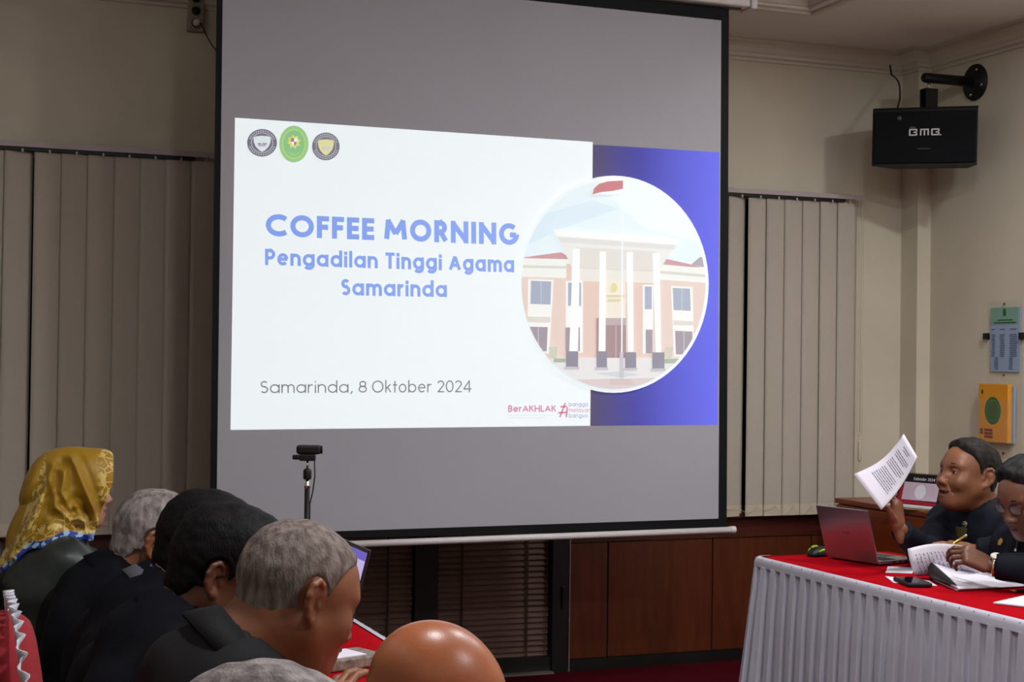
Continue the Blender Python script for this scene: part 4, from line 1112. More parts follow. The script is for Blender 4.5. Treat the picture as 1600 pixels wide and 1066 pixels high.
laptop('dark laptop with lit lavender display on the left red table', (1.045, 4.005, TZ), PI, .34, .235, .196, .050, M_lapdk, lit)
nb = rot_empty('marbled_notebook', 'marbled grey notebook block with white slip on the left red table', 'notebook', (.925, 3.42, TZ), .35)
M_marb = mat('marbled board', lin(120, 108, 96), .6, noise=.6, nscale=70)
b = MB(); b.box((-.075, -.055, 0), (.075, .055, .026), M_marb, bev=.004); b.build('block', nb)
b = MB(); b.box((-.062, -.04, .0262), (.03, .042, .0285), M_paper); b.build('slip', nb)
b = MB(); b.tube([(-.05, -.01, .034), (-.005, .015, .034)], .006, M_blackp, 10); b.build('marker', nb)

# ------------------------------------------------------------------ webcam on a stand
wc = at_depth(480, 760, 5.0); wx, wy = wc.x, wc.y
st = empty('camera_stand', 'thin black floor stand under the webcam in front of the projection screen', 'stand', (wx, wy, 0))
b = MB(); b.tube([(0, 0, .25), (0, 0, 1.03)], .0085, M_blackp, 12); b.build('pole', st)
b = MB(); b.lathe([(.0095, 1.03), (.0095, 1.04), (.006, 1.045), (.006, 1.06)], M_chrome, n=14); b.build('pole_tip', st)
b = MB(); b.lathe([(.012, 1.058), (.0135, 1.062), (.0135, 1.085), (.011, 1.092)], M_blackp, n=16); b.build('clamp', st)
b = MB(); b.lathe([(.004, 1.09), (.004, 1.12)], M_chrome, n=10); b.build('screw_stud', st)
b = MB(); b.lathe([(.016, .24), (.018, .26), (.018, .32), (.014, .34)], M_blackp, n=14); b.build('hub', st)
for k in range(3):
    a = 2 * PI * k / 3 + .4
    b = MB(); b.tube([(.012 * math.cos(a), .012 * math.sin(a), .31), (.24 * math.cos(a), .24 * math.sin(a), .008)], .007, M_blackp, 8); b.build('leg', st)
cm = empty('webcam', 'black webcam on the thin stand in front of the projection screen', 'webcam', (wx, wy, 1.118)); cm.rotation_euler = (0, 0, math.radians(-18))
b = MB(); b.box((-.036, -.018, .022), (.044, .016, .052), M_blackp, bev=.008); b.build('housing', cm)
b = MB(); b.box((-.026, -.014, .0), (.026, .014, .022), M_blackp, bev=.004); b.build('clip_base', cm)
b = MB(); b.box((-.049, -.012, .004), (-.02, .012, .02), M_blackp, bev=.005); b.build('clip_jaw', cm)
b = MB(); b.lathe([(.014, 0), (.014, .004), (.011, .0055)], M_lapscr, n=18, M=Matrix.Translation((.043, 0, .037)) @ Matrix.Rotation(PI / 2, 4, 'Y')); b.build('lens', cm)
b = MB(); b.tube([(.022, .004, .004), (.024, .004, -.05), (.018, .004, -.1), (.009, .004, -.14), (.009, .004, -.5)], .0022, M_blackp, 6); b.build('usb_cable', cm)
# ------------------------------------------------------------------ people
def skin_mat(name, c, lipc, rough=.45):
    mt = mat(name, c, rough, noise=.15, nscale=12, bump=.06, bscale=500, spec=.4, sss=.03)
    nt = mt.node_tree; b = nt.nodes['Principled BSDF']; src = b.inputs['Base Color'].links[0].from_socket
    at = nt.nodes.new('ShaderNodeAttribute'); at.attribute_name = 'lip'
    mx = nt.nodes.new('ShaderNodeMix'); mx.data_type = 'RGBA'
    nt.links.new(at.outputs['Fac'], mx.inputs['Factor']); nt.links.new(src, mx.inputs[6]); mx.inputs[7].default_value = lipc
    nt.links.new(mx.outputs[2], b.inputs['Base Color']); return mt
SK_a = skin_mat('tan skin', lin(126, 80, 54), lin(108, 62, 50))
SK_b = skin_mat('brown skin', lin(104, 68, 50), lin(86, 50, 44))
SK_c = skin_mat('ruddy bald skin', lin(152, 88, 54), lin(130, 72, 56), .34)
SK_d = skin_mat('light tan skin', lin(160, 116, 98), lin(140, 80, 76))
def hair_mat(name, c1, c2, scale=60):
    mt = mat(name, c1, .65, bump=.5, bscale=260, stretch=(1, 1, .35), spec=.14)
    nt = mt.node_tree; b = nt.nodes['Principled BSDF']
    tc = nt.nodes.new('ShaderNodeTexCoord'); n = nt.nodes.new('ShaderNodeTexNoise'); n.inputs['Scale'].default_value = scale; n.inputs['Detail'].default_value = 6
    mp = nt.nodes.new('ShaderNodeMapping'); mp.inputs['Scale'].default_value = (1, 1, .3); nt.links.new(tc.outputs['Object'], mp.inputs[0]); nt.links.new(mp.outputs[0], n.inputs['Vector'])
    r = nt.nodes.new('ShaderNodeValToRGB'); r.color_ramp.elements[0].position = .35; r.color_ramp.elements[1].position = .65
    r.color_ramp.elements[0].color = c1; r.color_ramp.elements[1].color = c2
    nt.links.new(n.outputs['Fac'], r.inputs['Fac']); nt.links.new(r.outputs['Color'], b.inputs['Base Color']); return mt
H_black = hair_mat('black hair', lin(7, 7, 8), lin(16, 15, 16)); H_grey = hair_mat('grey hair', lin(96, 90, 88), lin(150, 143, 140)); H_thin = hair_mat('thin grey hair', lin(82, 70, 62), lin(122, 112, 106), 90)
H_dark = hair_mat('dark cropped hair', lin(26, 23, 22), lin(46, 41, 38)); H_salt = hair_mat('black and grey hair', lin(16, 16, 17), lin(48, 47, 47), 40)
C_navy = mat('navy black jacket', lin(13, 13, 19), .8, noise=.08, nscale=20, bump=.15, bscale=300, spec=.1)
C_black = mat('black shirt', lin(13, 13, 16), .75, noise=.08, nscale=20, bump=.12, bscale=300, spec=.25)
C_shirt = mat('dark navy shirt', lin(16, 18, 28), .7, noise=.08, nscale=20, bump=.12, bscale=300, spec=.12)
C_green = mat('dark green satin', lin(34, 42, 40), .42, noise=.1, nscale=14, bump=.08, bscale=200, spec=.5)
C_trous = mat('black trousers', lin(20, 20, 24), .8); C_shoe = mat('black shoe leather', lin(14, 14, 14), .35)
M_eye = mat('eye white', lin(214, 208, 200), .25); M_iris = mat('dark iris', lin(24, 16, 12), .15); M_teeth = mat('teeth', lin(206, 198, 184), .35)
M_frame = mat('dark spectacle frame', lin(18, 16, 18), .3); M_lens = bpy.data.materials.new('spectacle lens'); M_lens.use_nodes = True
pb = M_lens.node_tree.nodes['Principled BSDF']; pb.inputs['Base Color'].default_value = (.8, .85, .9, 1); pb.inputs['Roughness'].default_value = .05; pb.inputs['Alpha'].default_value = .15

def head_sdf(P, o):
    """head in its own frame: +x face, +y left, z up; ear level at the origin"""
    x, y, z = P; ay = np.abs(y); Q = (x, ay, z)
    d = s_ell(P, (-.012, 0, .028), (.098, .0775, .088))
    d = smin(d, s_ell(P, (.03, 0, .015), (.066, .064, .075)), .03)
    d = smin(d, s_ell(P, (.038, 0, -.045), (.052, .056 + o.get('jowl', 0), .068)), .035)
    d = smin(d, s_cap(Q, (.0, .054, -.045), (.066, .016, -.098), .016 + o.get('jowl', 0) * .6, .017), .035)
    d = smin(d, s_ell(P, (.074, 0, -.1), (.018, .02, .016)), .03)
    if o.get('jowl'): d = smin(d, s_ell(P, (.03, 0, -.098), (.04, .045, .028)), .03)
    d = smin(d, s_ell(Q, (.056, .041, -.028), (.026, .024, .026)), .025)
    d = smin(d, s_cap(Q, (.0825, .012, .022), (.07, .046, .024), .0095, .008), .02)
    d = smax(d, -s_ell(Q, (.098, .033, .003), (.021, .019, .0125)), .016)
    d = smin(d, s_cap(P, (.085, 0, .012), (.108, 0, -.03), .0075, .0105), .014)
    d = smin(d, s_ell(P, (.108, 0, -.034), (.0125, .013, .0105)), .008)
    d = smin(d, s_ell(Q, (.0985, .0145, -.037), (.012, .0095, .0088)), .008)
    d = smax(d, -s_ell(Q, (.104, .0065, -.0455), (.006, .0035, .004)), .004)
    op = o.get('mouth', 0.0)
    d = smin(d, s_ell(P, (.08, 0, -.066), (.02, .03, .028)), .02)
    d = smin(d, s_cap(Q, (.1, .0, -.0615), (.084, .024, -.067), .0062, .004), .006)
    d = smin(d, s_cap(Q, (.097, .0, -.0745 - op), (.083, .022, -.069 - op * .3), .0066, .004), .007)
    d = smax(d, -s_ell(P, (.102, 0, -.068 - op * .5), (.018, .023 if op else .026, .0016 + op * .62)), .003)
    if o.get('smile'):
        d = smax(d, -s_cap(Q, (.1, .021, -.034), (.083, .037, -.07), .0035, .002), .005)
        d = smin(d, s_ell(Q, (.07, .042, -.036), (.02, .02, .018)), .018)
        d = smax(d, -s_cap(Q, (.094, .02, -.069), (.083, .03, -.064), .003, .0015), .004)
    # lids
    d = smin(d, s_ell(Q, (.0755, .033, .0035), (.0135, .0155, .0125)), .003)
    slit = s_ell(Q, (.09, .033, .0025 - o.get('lids', 0) * .004), (.012, .0125, .0045 - o.get('lids', 0) * .0022))
    d = smax(d, -slit, .003)
    d = smin(d, s_cap(Q, (.0865, .024, .0095), (.0815, .044, .0085), .0022, .0018), .004)
    # ears
    a = math.radians(24)
    ex, ey, ez = x + .008, ay - .0735, z - .0
    lx = ex * math.cos(a) - ey * math.sin(a); ly = ex * math.sin(a) + ey * math.cos(a)
    c18, s18 = math.cos(.22), math.sin(.22); rx = lx * c18 + ez * s18; rz = -lx * s18 + ez * c18
    E = (rx + .014, ly - .001, rz + .002)
    ear = s_ell(E, (0, 0, .004), (.0185, .0055, .032))
    pts = [(.014, 0, -.004), (.017, .003, .012), (.012, .005, .027), (.0, .006, .034), (-.012, .006, .028), (-.0185, .006, .012), (-.017, .005, -.006), (-.009, .004, -.022), (.001, .003, -.03)]
    for p, q in zip(pts[:-1], pts[1:]): ear = smin(ear, s_cap(E, p, q, .0046), .004)
    ear = smin(ear, s_ell(E, (.004, .003, -.029), (.0085, .005, .0095)), .006)
    ear = smin(ear, s_cap(E, (-.008, .005, .016), (-.006, .005, -.014), .0036), .006)
    ear = smax(ear, -s_ell(E, (.005, .0075, -.004), (.0085, .008, .012)), .004)
    ear = smin(ear, s_ell(E, (.0135, .003, -.005), (.0045, .004, .007)), .005)
    d = smin(d, ear, .007)
    if o.get('crease'): d = d + .0016 * np.sin(z * 420 + 10 * ay) * np.exp(-((x - .075) / .03) ** 2 - ((z - .065) / .02) ** 2) * .5
    return d
def neck_sdf(P, n, r=.054):
    return s_cap(P, (-.03, 0, -.055), n, r, r * 1.12)
HAIRLINE = {
 'short': ([-.1, -.07, -.045, -.03, -.015, .0, .015, .03, .05, .07, .09, .13], [-.07, -.058, -.048, -.036, .014, .024, .03, .046, .056, .062, .064, .066]),
 'recede': ([-.1, -.07, -.045, -.03, -.015, .0, .015, .03, .05, .07, .09, .13], [-.07, -.058, -.048, -.036, .012, .02, .026, .034, .036, .03, .025, .02]),
 'full': ([-.1, -.07, -.045, -.03, -.015, .0, .015, .03, .05, .07, .09, .13], [-.07, -.055, -.045, -.034, .016, .026, .036, .06, .078, .084, .088, .09]),
}
def hair_sdf(P, kind, t, top=0.0, rough=.002):
    x, y, z = P
    d = s_ell(P, (-.012, 0, .028), (.098, .0775, .088))
    d = smin(d, s_ell(P, (.03, 0, .015), (.066, .064, .075)), .03)
    d = smin(d, s_ell(P, (-.035, 0, -.045), (.05, .052, .05)), .03)
    zz = np.clip((z + .02) / .12, 0, 1)
    d = d - t - top * zz * zz * (1 + .35 * np.clip(x / .06, -1, 1))
    d = d - rough * wob(P, 70, 2) - rough * .7 * wob(P, 160, 5)
    zs, xs = HAIRLINE[kind]
    side = np.interp(z, [-.1, -.07, -.045, -.032, -.022, .0, .02, .04, .06, .08, .1], [-.07, -.06, -.052, -.046, -.004, .008, .013, .02, .034, .046, .05])
    wy = np.clip((np.abs(y) - .034) / .034, 0, 1); wy = wy * wy * (3 - 2 * wy)
    f = x - (np.interp(z, zs, xs) * (1 - wy) + np.minimum(side, np.interp(z, zs, xs)) * wy) + .0025 * wob(P, 120, 1)
    ear = s_ell((x + .02, np.abs(y) - .088, z), (0, 0, .002), (.026, .026, .036))
    d = smax(d, f * .75, .008); d = smax(d, -(z + .082), .01)
    return smax(d, -ear, .006)

def hand_verts(M, left, curl, spread=.06, thumb=(.75, .62, -.2), tcurl=.3, h=.0032, scale=1.0):
    """hand in its own frame: wrist at origin, fingers +x, thumb +y, back of hand +z"""
    sg = []
    bases = [(.088, .029, .002), (.093, .0095, .004), (.089, -.010, .003), (.081, -.028, 0)]
    lens = [(.041, .024, .02), (.045, .028, .021), (.042, .026, .021), (.033, .02, .018)]
    rad = [.0088, .0090, .0087, .0078]
    for i in range(4):
        c = curl[i] if isinstance(curl, (list, tuple)) else curl
        a = (1.5 - i) * spread; p = np.array(bases[i]); sg.append((np.array((.03, bases[i][1] * .6, 0)), p, .0125, rad[i] + .0025))
        ang = 0
        for k in range(3):
            ang += c * (1, 1.15, .7)[k]
            dv = np.array((math.cos(ang) * math.cos(a), math.cos(ang) * math.sin(a), -math.sin(ang)))
            q = p + dv * lens[i][k]; sg.append((p, q, rad[i] * (1 - .09 * k), rad[i] * (1 - .09 * (k + 1)))); p = q
    p = np.array((.022, .024, -.004)); t = np.array(thumb); t = t / np.linalg.norm(t)
    q = p + t * .043; sg.append((p, q, .0145, .0115)); ax = np.cross(t, (0, 0, 1)); 
    tx = np.array((1, -.1, -.35)); tx /= np.linalg.norm(tx)
    for k, L_ in enumerate((.033, .027)):
        t = t * (1 - tcurl) + tx * tcurl; t /= np.linalg.norm(t); p2 = q + t * L_; sg.append((q, p2, .0108 - .001 * k, .0098 - .002 * k)); q = p2
    def fn(P):
        d = s_rbox(P, (.05, 0, 0), (.044, .037, .0135), .012)
        d = smin(d, s_ell(P, (.032, .026, -.006), (.03, .016, .014)), .015)
        for n, (a, b, ra, rb) in enumerate(sg):
            k = .012 if n % 4 == 0 and n < 16 else .0045
            d = smin(d, s_cap(P, a, b, ra, rb), k)
        return smin(d, s_ell((P[0], P[1], P[2]), (-.012, 0, 0), (.045, .026, .019)), .02)
    V, Q = surface_nets(fn, (-.055, -.07, -.12), (.2, .12, .05), h)
    V = V * scale
    if left: V = V * np.array((1, -1, 1))
    return xform(V, M), Q
def frame(o, xd, zd):
    """matrix at o with x along xd and z near zd"""
    x = Vector(xd).normalized(); z = Vector(zd); z = (z - x * z.dot(x)).normalized(); y = z.cross(x)
    m = Matrix.Identity(4)
    for i in range(3): m[i][0], m[i][1], m[i][2], m[i][3] = x[i], y[i], z[i], o[i]
    return m

def fix_normals(V, Q):
    t = V[Q]; n = np.cross(t[:, 1] - t[:, 0], t[:, 2] - t[:, 0]) + np.cross(t[:, 2] - t[:, 0], t[:, 3] - t[:, 0])
    return Q if (n * t.mean(1)).sum() - (n.sum(0) * V.mean(0)).sum() > 0 else Q[:, ::-1]
def lathe_eye(c, d, r=.0122):
    """eyeball with dark iris looking along +x"""
    V, F, mi = [], [], []; n = 14; rings = [0, .16, .46, .8, 1.2, 1.6, 2.1, PI]
    return rings

def person(label, H, face_yaw, pitch, roll, scale, skin, hair, garment, pelvis, body_yaw, arms, opts=None, c7=None, group=None, garment_name='jacket'):
    o = dict(opts or {})
    root = empty('person', label, 'person', (pelvis[0], pelvis[1], 0), 0, group)
    HM = Matrix.Translation(H) @ Matrix.Rotation(face_yaw, 4, 'Z') @ Matrix.Rotation(pitch, 4, 'Y') @ Matrix.Rotation(roll, 4, 'X') @ Matrix.Scale(scale, 4)
    fwd = Vector((math.cos(body_yaw), math.sin(body_yaw), 0)); lat = Vector((-math.sin(body_yaw), math.cos(body_yaw), 0))
    pel = Vector(pelvis)
    if c7 is None: c7 = Vector(H) - fwd * .115 + Vector((0, 0, -.095))
    c7 = Vector(c7); HI = HM.inverted(); nl = HI @ c7
    hv = o.get('h', .0032)
    # head and neck
    fn = lambda P: smin(head_sdf(P, o), neck_sdf(P, nl, o.get('neck', .054)), .03)
    lo = (min(-.125, nl.x - .07), -.108, min(-.14, nl.z - .03)); hi = (.132, .108, .135)
    V, Q = surface_nets(fn, lo, hi, hv); Q = fix_normals(V, Q)
    lipv = np.exp(-((V[:, 0] - .1) / .018) ** 2 - (V[:, 1] / .025) ** 2 - ((V[:, 2] + .068 + o.get('mouth', 0) * .5) / .011) ** 2)
    parts = [(xform(V, HM), Q, 0)]; lip = [np.clip(lipv * 1.1, 0, 1)]
    # arms: list of (shoulder side, elbow, wrist, hand args or None)
    sh = {s: c7 + lat * (s * o.get('shw', .185)) + Vector((0, 0, -.05)) + fwd * o.get('shf', .02) for s in (1, -1)}
    core = []
    chest = c7.lerp(pel, .38)
    core.append((pel, chest, .085, .085)); core.append((chest, c7, .085, .05))
    for s, el, wr, hd in arms:
        core += [(sh[s], Vector(el), .036, .033), (Vector(el), Vector(wr), .033, .0255)]
    for s in (1, -1): core.append((c7 - Vector((0, 0, .04)), sh[s], .05, .04))
    allp = [p for c in core for p in c[:2]]
    lo = [min(p[i] for p in allp) - .11 for i in range(3)]; hi = [max(p[i] for p in allp) + .11 for i in range(3)]
    def cf(P):
        d = None
        for a, b_, ra, rb in core:
            q = s_cap(P, a, b_, ra, rb); d = q if d is None else smin(d, q, .02)
        return d
    V, Q = surface_nets(cf, lo, hi, .014); Q = fix_normals(V, Q); parts.append((V, Q, 0)); lip.append(np.zeros(len(V)))
    for s, el, wr, hd in arms:
        if hd is None: continue
        xd, zd, kw = hd
        M = frame(Vector(wr), xd, zd)
        V, Q = hand_verts(M, s == 1, **kw); Q = fix_normals(V, Q); parts.append((V, Q, 0)); lip.append(np.zeros(len(V)))
    body = np_mesh('body', parts, None, [skin]); W(body, root)
    at = body.data.attributes.new('lip', 'FLOAT', 'POINT'); at.data.foreach_set('value', np.concatenate(lip).astype(np.float32))
    # hair
    if hair:
        kind, t, top, rough, hm = hair
        V, Q = surface_nets(lambda P: hair_sdf(P, kind, t, top, rough), (-.155, -.12, -.1), (.14, .12, .165), hv); Q = fix_normals(V, Q)
        W(np_mesh('hair', [(xform(V, HM), Q, 0)], None, [hm]), root)
    if o.get('face', True):
        for s in (1, -1):
            b = MB(); n = 16
            M = HM @ Matrix.Translation((.0745, s * .033, .0028)) @ Matrix.Rotation(o.get('gaze', 0), 4, 'Z') @ Matrix.Rotation(PI / 2, 4, 'Y')
            prof = [(.0118 * math.sin(a), .0118 * math.cos(a)) for a in np.linspace(PI, .5, 9)]; b.lathe(prof, M_eye, n=n, M=M)
            prof = [(.0118 * math.sin(a) + .00015, .0118 * math.cos(a) + .0002) for a in np.linspace(.5, .03, 5)]; b.lathe(prof, M_iris, n=n, M=M)
            W(b.build('eye'), root)
            b = MB(); b.tube([HM @ Vector(p) for p in ((.0935, s * .014, .0255), (.0925, s * .026, .0305), (.087, s * .038, .0305), (.077, s * .050, .025))], [.0026, .004, .0034, .0018], o.get('brow', H_dark), 6); W(b.build('eyebrow'), root)
    if o.get('mouth'):
        b = MB(); b.add([HM @ Vector(p) for p in [(.088 - .35 * abs(y) , y, z) for z in (-.0705, -.0635) for y in np.linspace(-.018, .018, 9)]], [(i, i + 1, i + 10, i + 9) for i in range(8)], M_teeth); W(b.build('teeth'), root)
    if o.get('glasses'):
        b = MB()
        for s in (1, -1):
            ring_ = [HM @ Vector((.099 - .12 * (abs(.033 + .0235 * math.cos(a)) - .012) * .8, s * (.034 + .0235 * math.cos(a)), .0 + .0165 * math.sin(a) * (1 - .12 * math.cos(4 * a)))) for a in np.linspace(0, 2 * PI, 25)]
            b.tube(ring_, .0016, M_frame, 6, caps=False)
            b.tube([HM @ Vector(p) for p in ((.086, s * .0585, .006), (.06, s * .073, .009), (.0, s * .083, .012), (-.018, s * .083, .002))], .0016, M_frame, 6)
        b.tube([HM @ Vector(p) for p in ((.0985, .011, .004), (.102, 0, .006), (.0985, -.011, .004))], .0015, M_frame, 6)
        gl = W(b.build('spectacles'), root)
        for s in (1, -1):
            b = MB(); b.add([HM @ Vector((.099 - .12 * (abs(.033 + .0225 * math.cos(a)) - .012) * .8, s * (.034 + .0225 * math.cos(a)), .0158 * math.sin(a))) for a in np.linspace(0, 2 * PI, 25)[:-1]], [tuple(range(24))], M_lens); W(b.build('lens'), gl); 
            gl.children[-1].matrix_parent_inverse = Matrix.Identity(4)
    # upper garment
    fold = o.get('fold', 1.0)
    nd = (Vector(H) + (HM.to_3x3() @ Vector((-.03, 0, -.055))) - c7).normalized()
    tor = []
    for s in (1, -1):
        tor.append((pel + lat * (s * .085), chest + lat * (s * .095), .115, .118)); tor.append((chest + lat * (s * .095), c7 + lat * (s * .085) - Vector((0, 0, .085)) + fwd * .015, .118, .095))
        tor.append((c7 - Vector((0, 0, .045)), sh[s], .066, .063))
    tor.append((c7 - nd * .05, c7 + nd * .014, .088, .074))
    slv = []
    for s, el, wr, hd in arms:
        wr2 = Vector(el).lerp(Vector(wr), o.get('cuff', .93))
        slv.append((sh[s], Vector(el), .066, .054)); slv.append((Vector(el), wr2, .053, .041))
    belly = o.get('belly', 0.0)
    allp = [p for c in tor + slv for p in c[:2]]
    lo = [min(p[i] for p in allp) - .145 for i in range(3)]; hi = [max(p[i] for p in allp) + .145 for i in range(3)]
    lo[2] = max(lo[2], .44)
    def gf(P):
        d = None
        for a, b_, ra, rb in tor:
            q = s_cap(P, a, b_, ra, rb); d = q if d is None else smin(d, q, .06)
        if belly: d = smin(d, s_ell(P, pel.lerp(chest, .4) + fwd * .06, (.14, .15, .17)), .08)
        arm = None
        for a, b_, ra, rb in slv:
            q = s_cap(P, a, b_, ra, rb) + fold * .0035 * wob(P, 46, 3); arm = q if arm is None else smin(arm, q, .025)
        if arm is not None: d = smin(d, arm, .035)
        d = d + fold * (.004 * wob(P, 20, 1) + .0022 * wob(P, 47, 2))
        for s, el, wr, hd in arms:      # cuffs end cleanly
            e, w_ = Vector(el), Vector(wr); ax = (w_ - e).normalized(); wc = e.lerp(w_, o.get('cuff', .93))
            pl = (P[0] - wc.x) * ax.x + (P[1] - wc.y) * ax.y + (P[2] - wc.z) * ax.z
            near = s_sphere(P, wc, .075)
            d = np.maximum(d, np.minimum(pl, -near))
        hole = s_cap(P, c7 - nd * .03 + fwd * .012, c7 + nd * .2, .058)
        return smax(d, -hole, .01)
    V, Q = surface_nets(gf, lo, hi, o.get('gh', .0095)); Q = fix_normals(V, Q)
    gar = W(np_mesh(garment_name, [(V, Q, 0)], None, [garment]), root)
    if o.get('collar', True):
        cc = o.get('collar_mat', garment)
        side = nd.cross(lat).normalized(); side = side if side.dot(fwd) > 0 else -side
        P2 = []
        for k in range(33):
            a = math.radians(22 + (360 - 44) * k / 32); dr = side * math.cos(a) + lat * math.sin(a); row = []
            for r_, hh in ((.070, -.02), (.067, .01), (.0645, .034 - .006 * math.cos(a)), (.068, .036 - .006 * math.cos(a)), (.081, .014), (.090, -.010 - .014 * max(0, math.cos(a)))):
                row.append(tuple(c7 + fwd * .008 + nd * hh + dr * (r_ * o.get('neck', .054) / .054)))
            P2.append(row)
        cl = W(grid_mesh('collar', np.array(P2), cc, None, .002), root)
    # trousers and shoes: the seated lower half
    if o.get('legs', True):
        lg = []; kn = {}
        for s in (1, -1):
            hp = pel + lat * (s * .1) + Vector((0, 0, -.005)); kn = pel + lat * (s * .12) + fwd * .40; kn.z = .52; an = kn + fwd * .03; an.z = .1
            lg += [(hp, kn, .088, .068), (kn, an, .064, .05)]
            V, Q = surface_nets(lambda P: smax(s_ell(P, (.04, 0, .03), (.14, .047, .055)), -P[2], .005), (-.12, -.06, -.005), (.2, .06, .1), .008); Q = fix_normals(V, Q)
            M = Matrix.Translation((an.x, an.y, 0)) @ Matrix.Rotation(body_yaw, 4, 'Z'); W(np_mesh('shoe', [(xform(V, M), Q, 0)], None, [C_shoe]), root)
        allp = [p for c in lg for p in c[:2]]
        lo = [min(p[i] for p in allp) - .11 for i in range(3)]; hi = [max(p[i] for p in allp) + .11 for i in range(3)]; lo[2] = .06
        def lf(P):
            d = None
            for a, b_, ra, rb in lg:
                q = s_cap(P, a, b_, ra, rb); d = q if d is None else smin(d, q, .03)
            return np.maximum(d + .004 * wob(P, 25, 4), .07 - P[2])
        V, Q = surface_nets(lf, lo, hi, .016); Q = fix_normals(V, Q); W(np_mesh('trousers', [(V, Q, 0)], None, [C_trous]), root)
    return root, HM, c7, sh, fwd, lat

def chair(label, x, y, yaw_, style='plain', top=.95):
    """simple padded meeting chair; front along local +x, seat top .45"""
    r = empty('meeting_chair', label, 'chair', (x, y, 0), yaw_, None)
    m_ = {'plain': mat('black chair leather', lin(20, 19, 20), .5), 'red': mat('red chair cover', lin(128, 5, 18), .9, noise=.08, nscale=10)}[style]
    V, Q = surface_nets(lambda P: s_rbox(P, (0, 0, .41), (.22, .225, .04), .035), (-.25, -.25, .36), (.25, .25, .46), .014); np_mesh('seat', [(V, fix_normals(V, Q), 0)], r, [m_])
    hz = (top - .5) / 2
    def bk_(P):
        q = (P[0] + .22 + (P[2] - .5) * .10, P[1], P[2]); return smax(s_rbox(q, (0, 0, .5 + hz), (.045, .225, hz), .044), s_ell((q[1], P[2] - .5, q[0] * 0), (0, 0, 0), (.30, top - .5, 1)), .04)
    V, Q = surface_nets(bk_, (-.4, -.25, .48), (-.1, .25, top + .02), .012); np_mesh('backrest', [(V, fix_normals(V, Q), 0)], r, [m_])
    for sx in (-1, 1):
        for sy in (-1, 1): MB().tube([(sx * .18, sy * .19, .38), (sx * .21, sy * .21, 0)], .014, M_steel, 8).build('leg', r)
    MB().tube([(-.2, 0, .39), (-.235, 0, .52)], .03, M_steel, 8).build('back_bracket', r)
    return r

def rest(x, y, left, ang=0.0):
    return ((math.cos(ang), math.sin(ang), -.12), (0, 0, 1), dict(curl=.28, h=.005))
TY = .80
def seated_left(label, H, pitch, hair, garment, skin, opts=None, dx=0.0, yaw_=0.0, scale=1.0, roll=0.0, pel_dx=-.2, arms=None, c7=None, gname='jacket'):
    H = Vector(H); pel = Vector((H.x + pel_dx, H.y, .545))
    if arms is None:
        arms = []
        for s in (1, -1):
            el = Vector((.50, H.y + s * .20, .80)); wr = Vector((.70, H.y + s * .09, TY))
            arms.append((s, el, wr, rest(0, 0, s == 1, -s * .4)))
    return person(label, H, yaw_, pitch, roll, scale, skin, hair, garment, pel, 0.0, arms, opts, c7, garment_name=gname)
R = math.radians
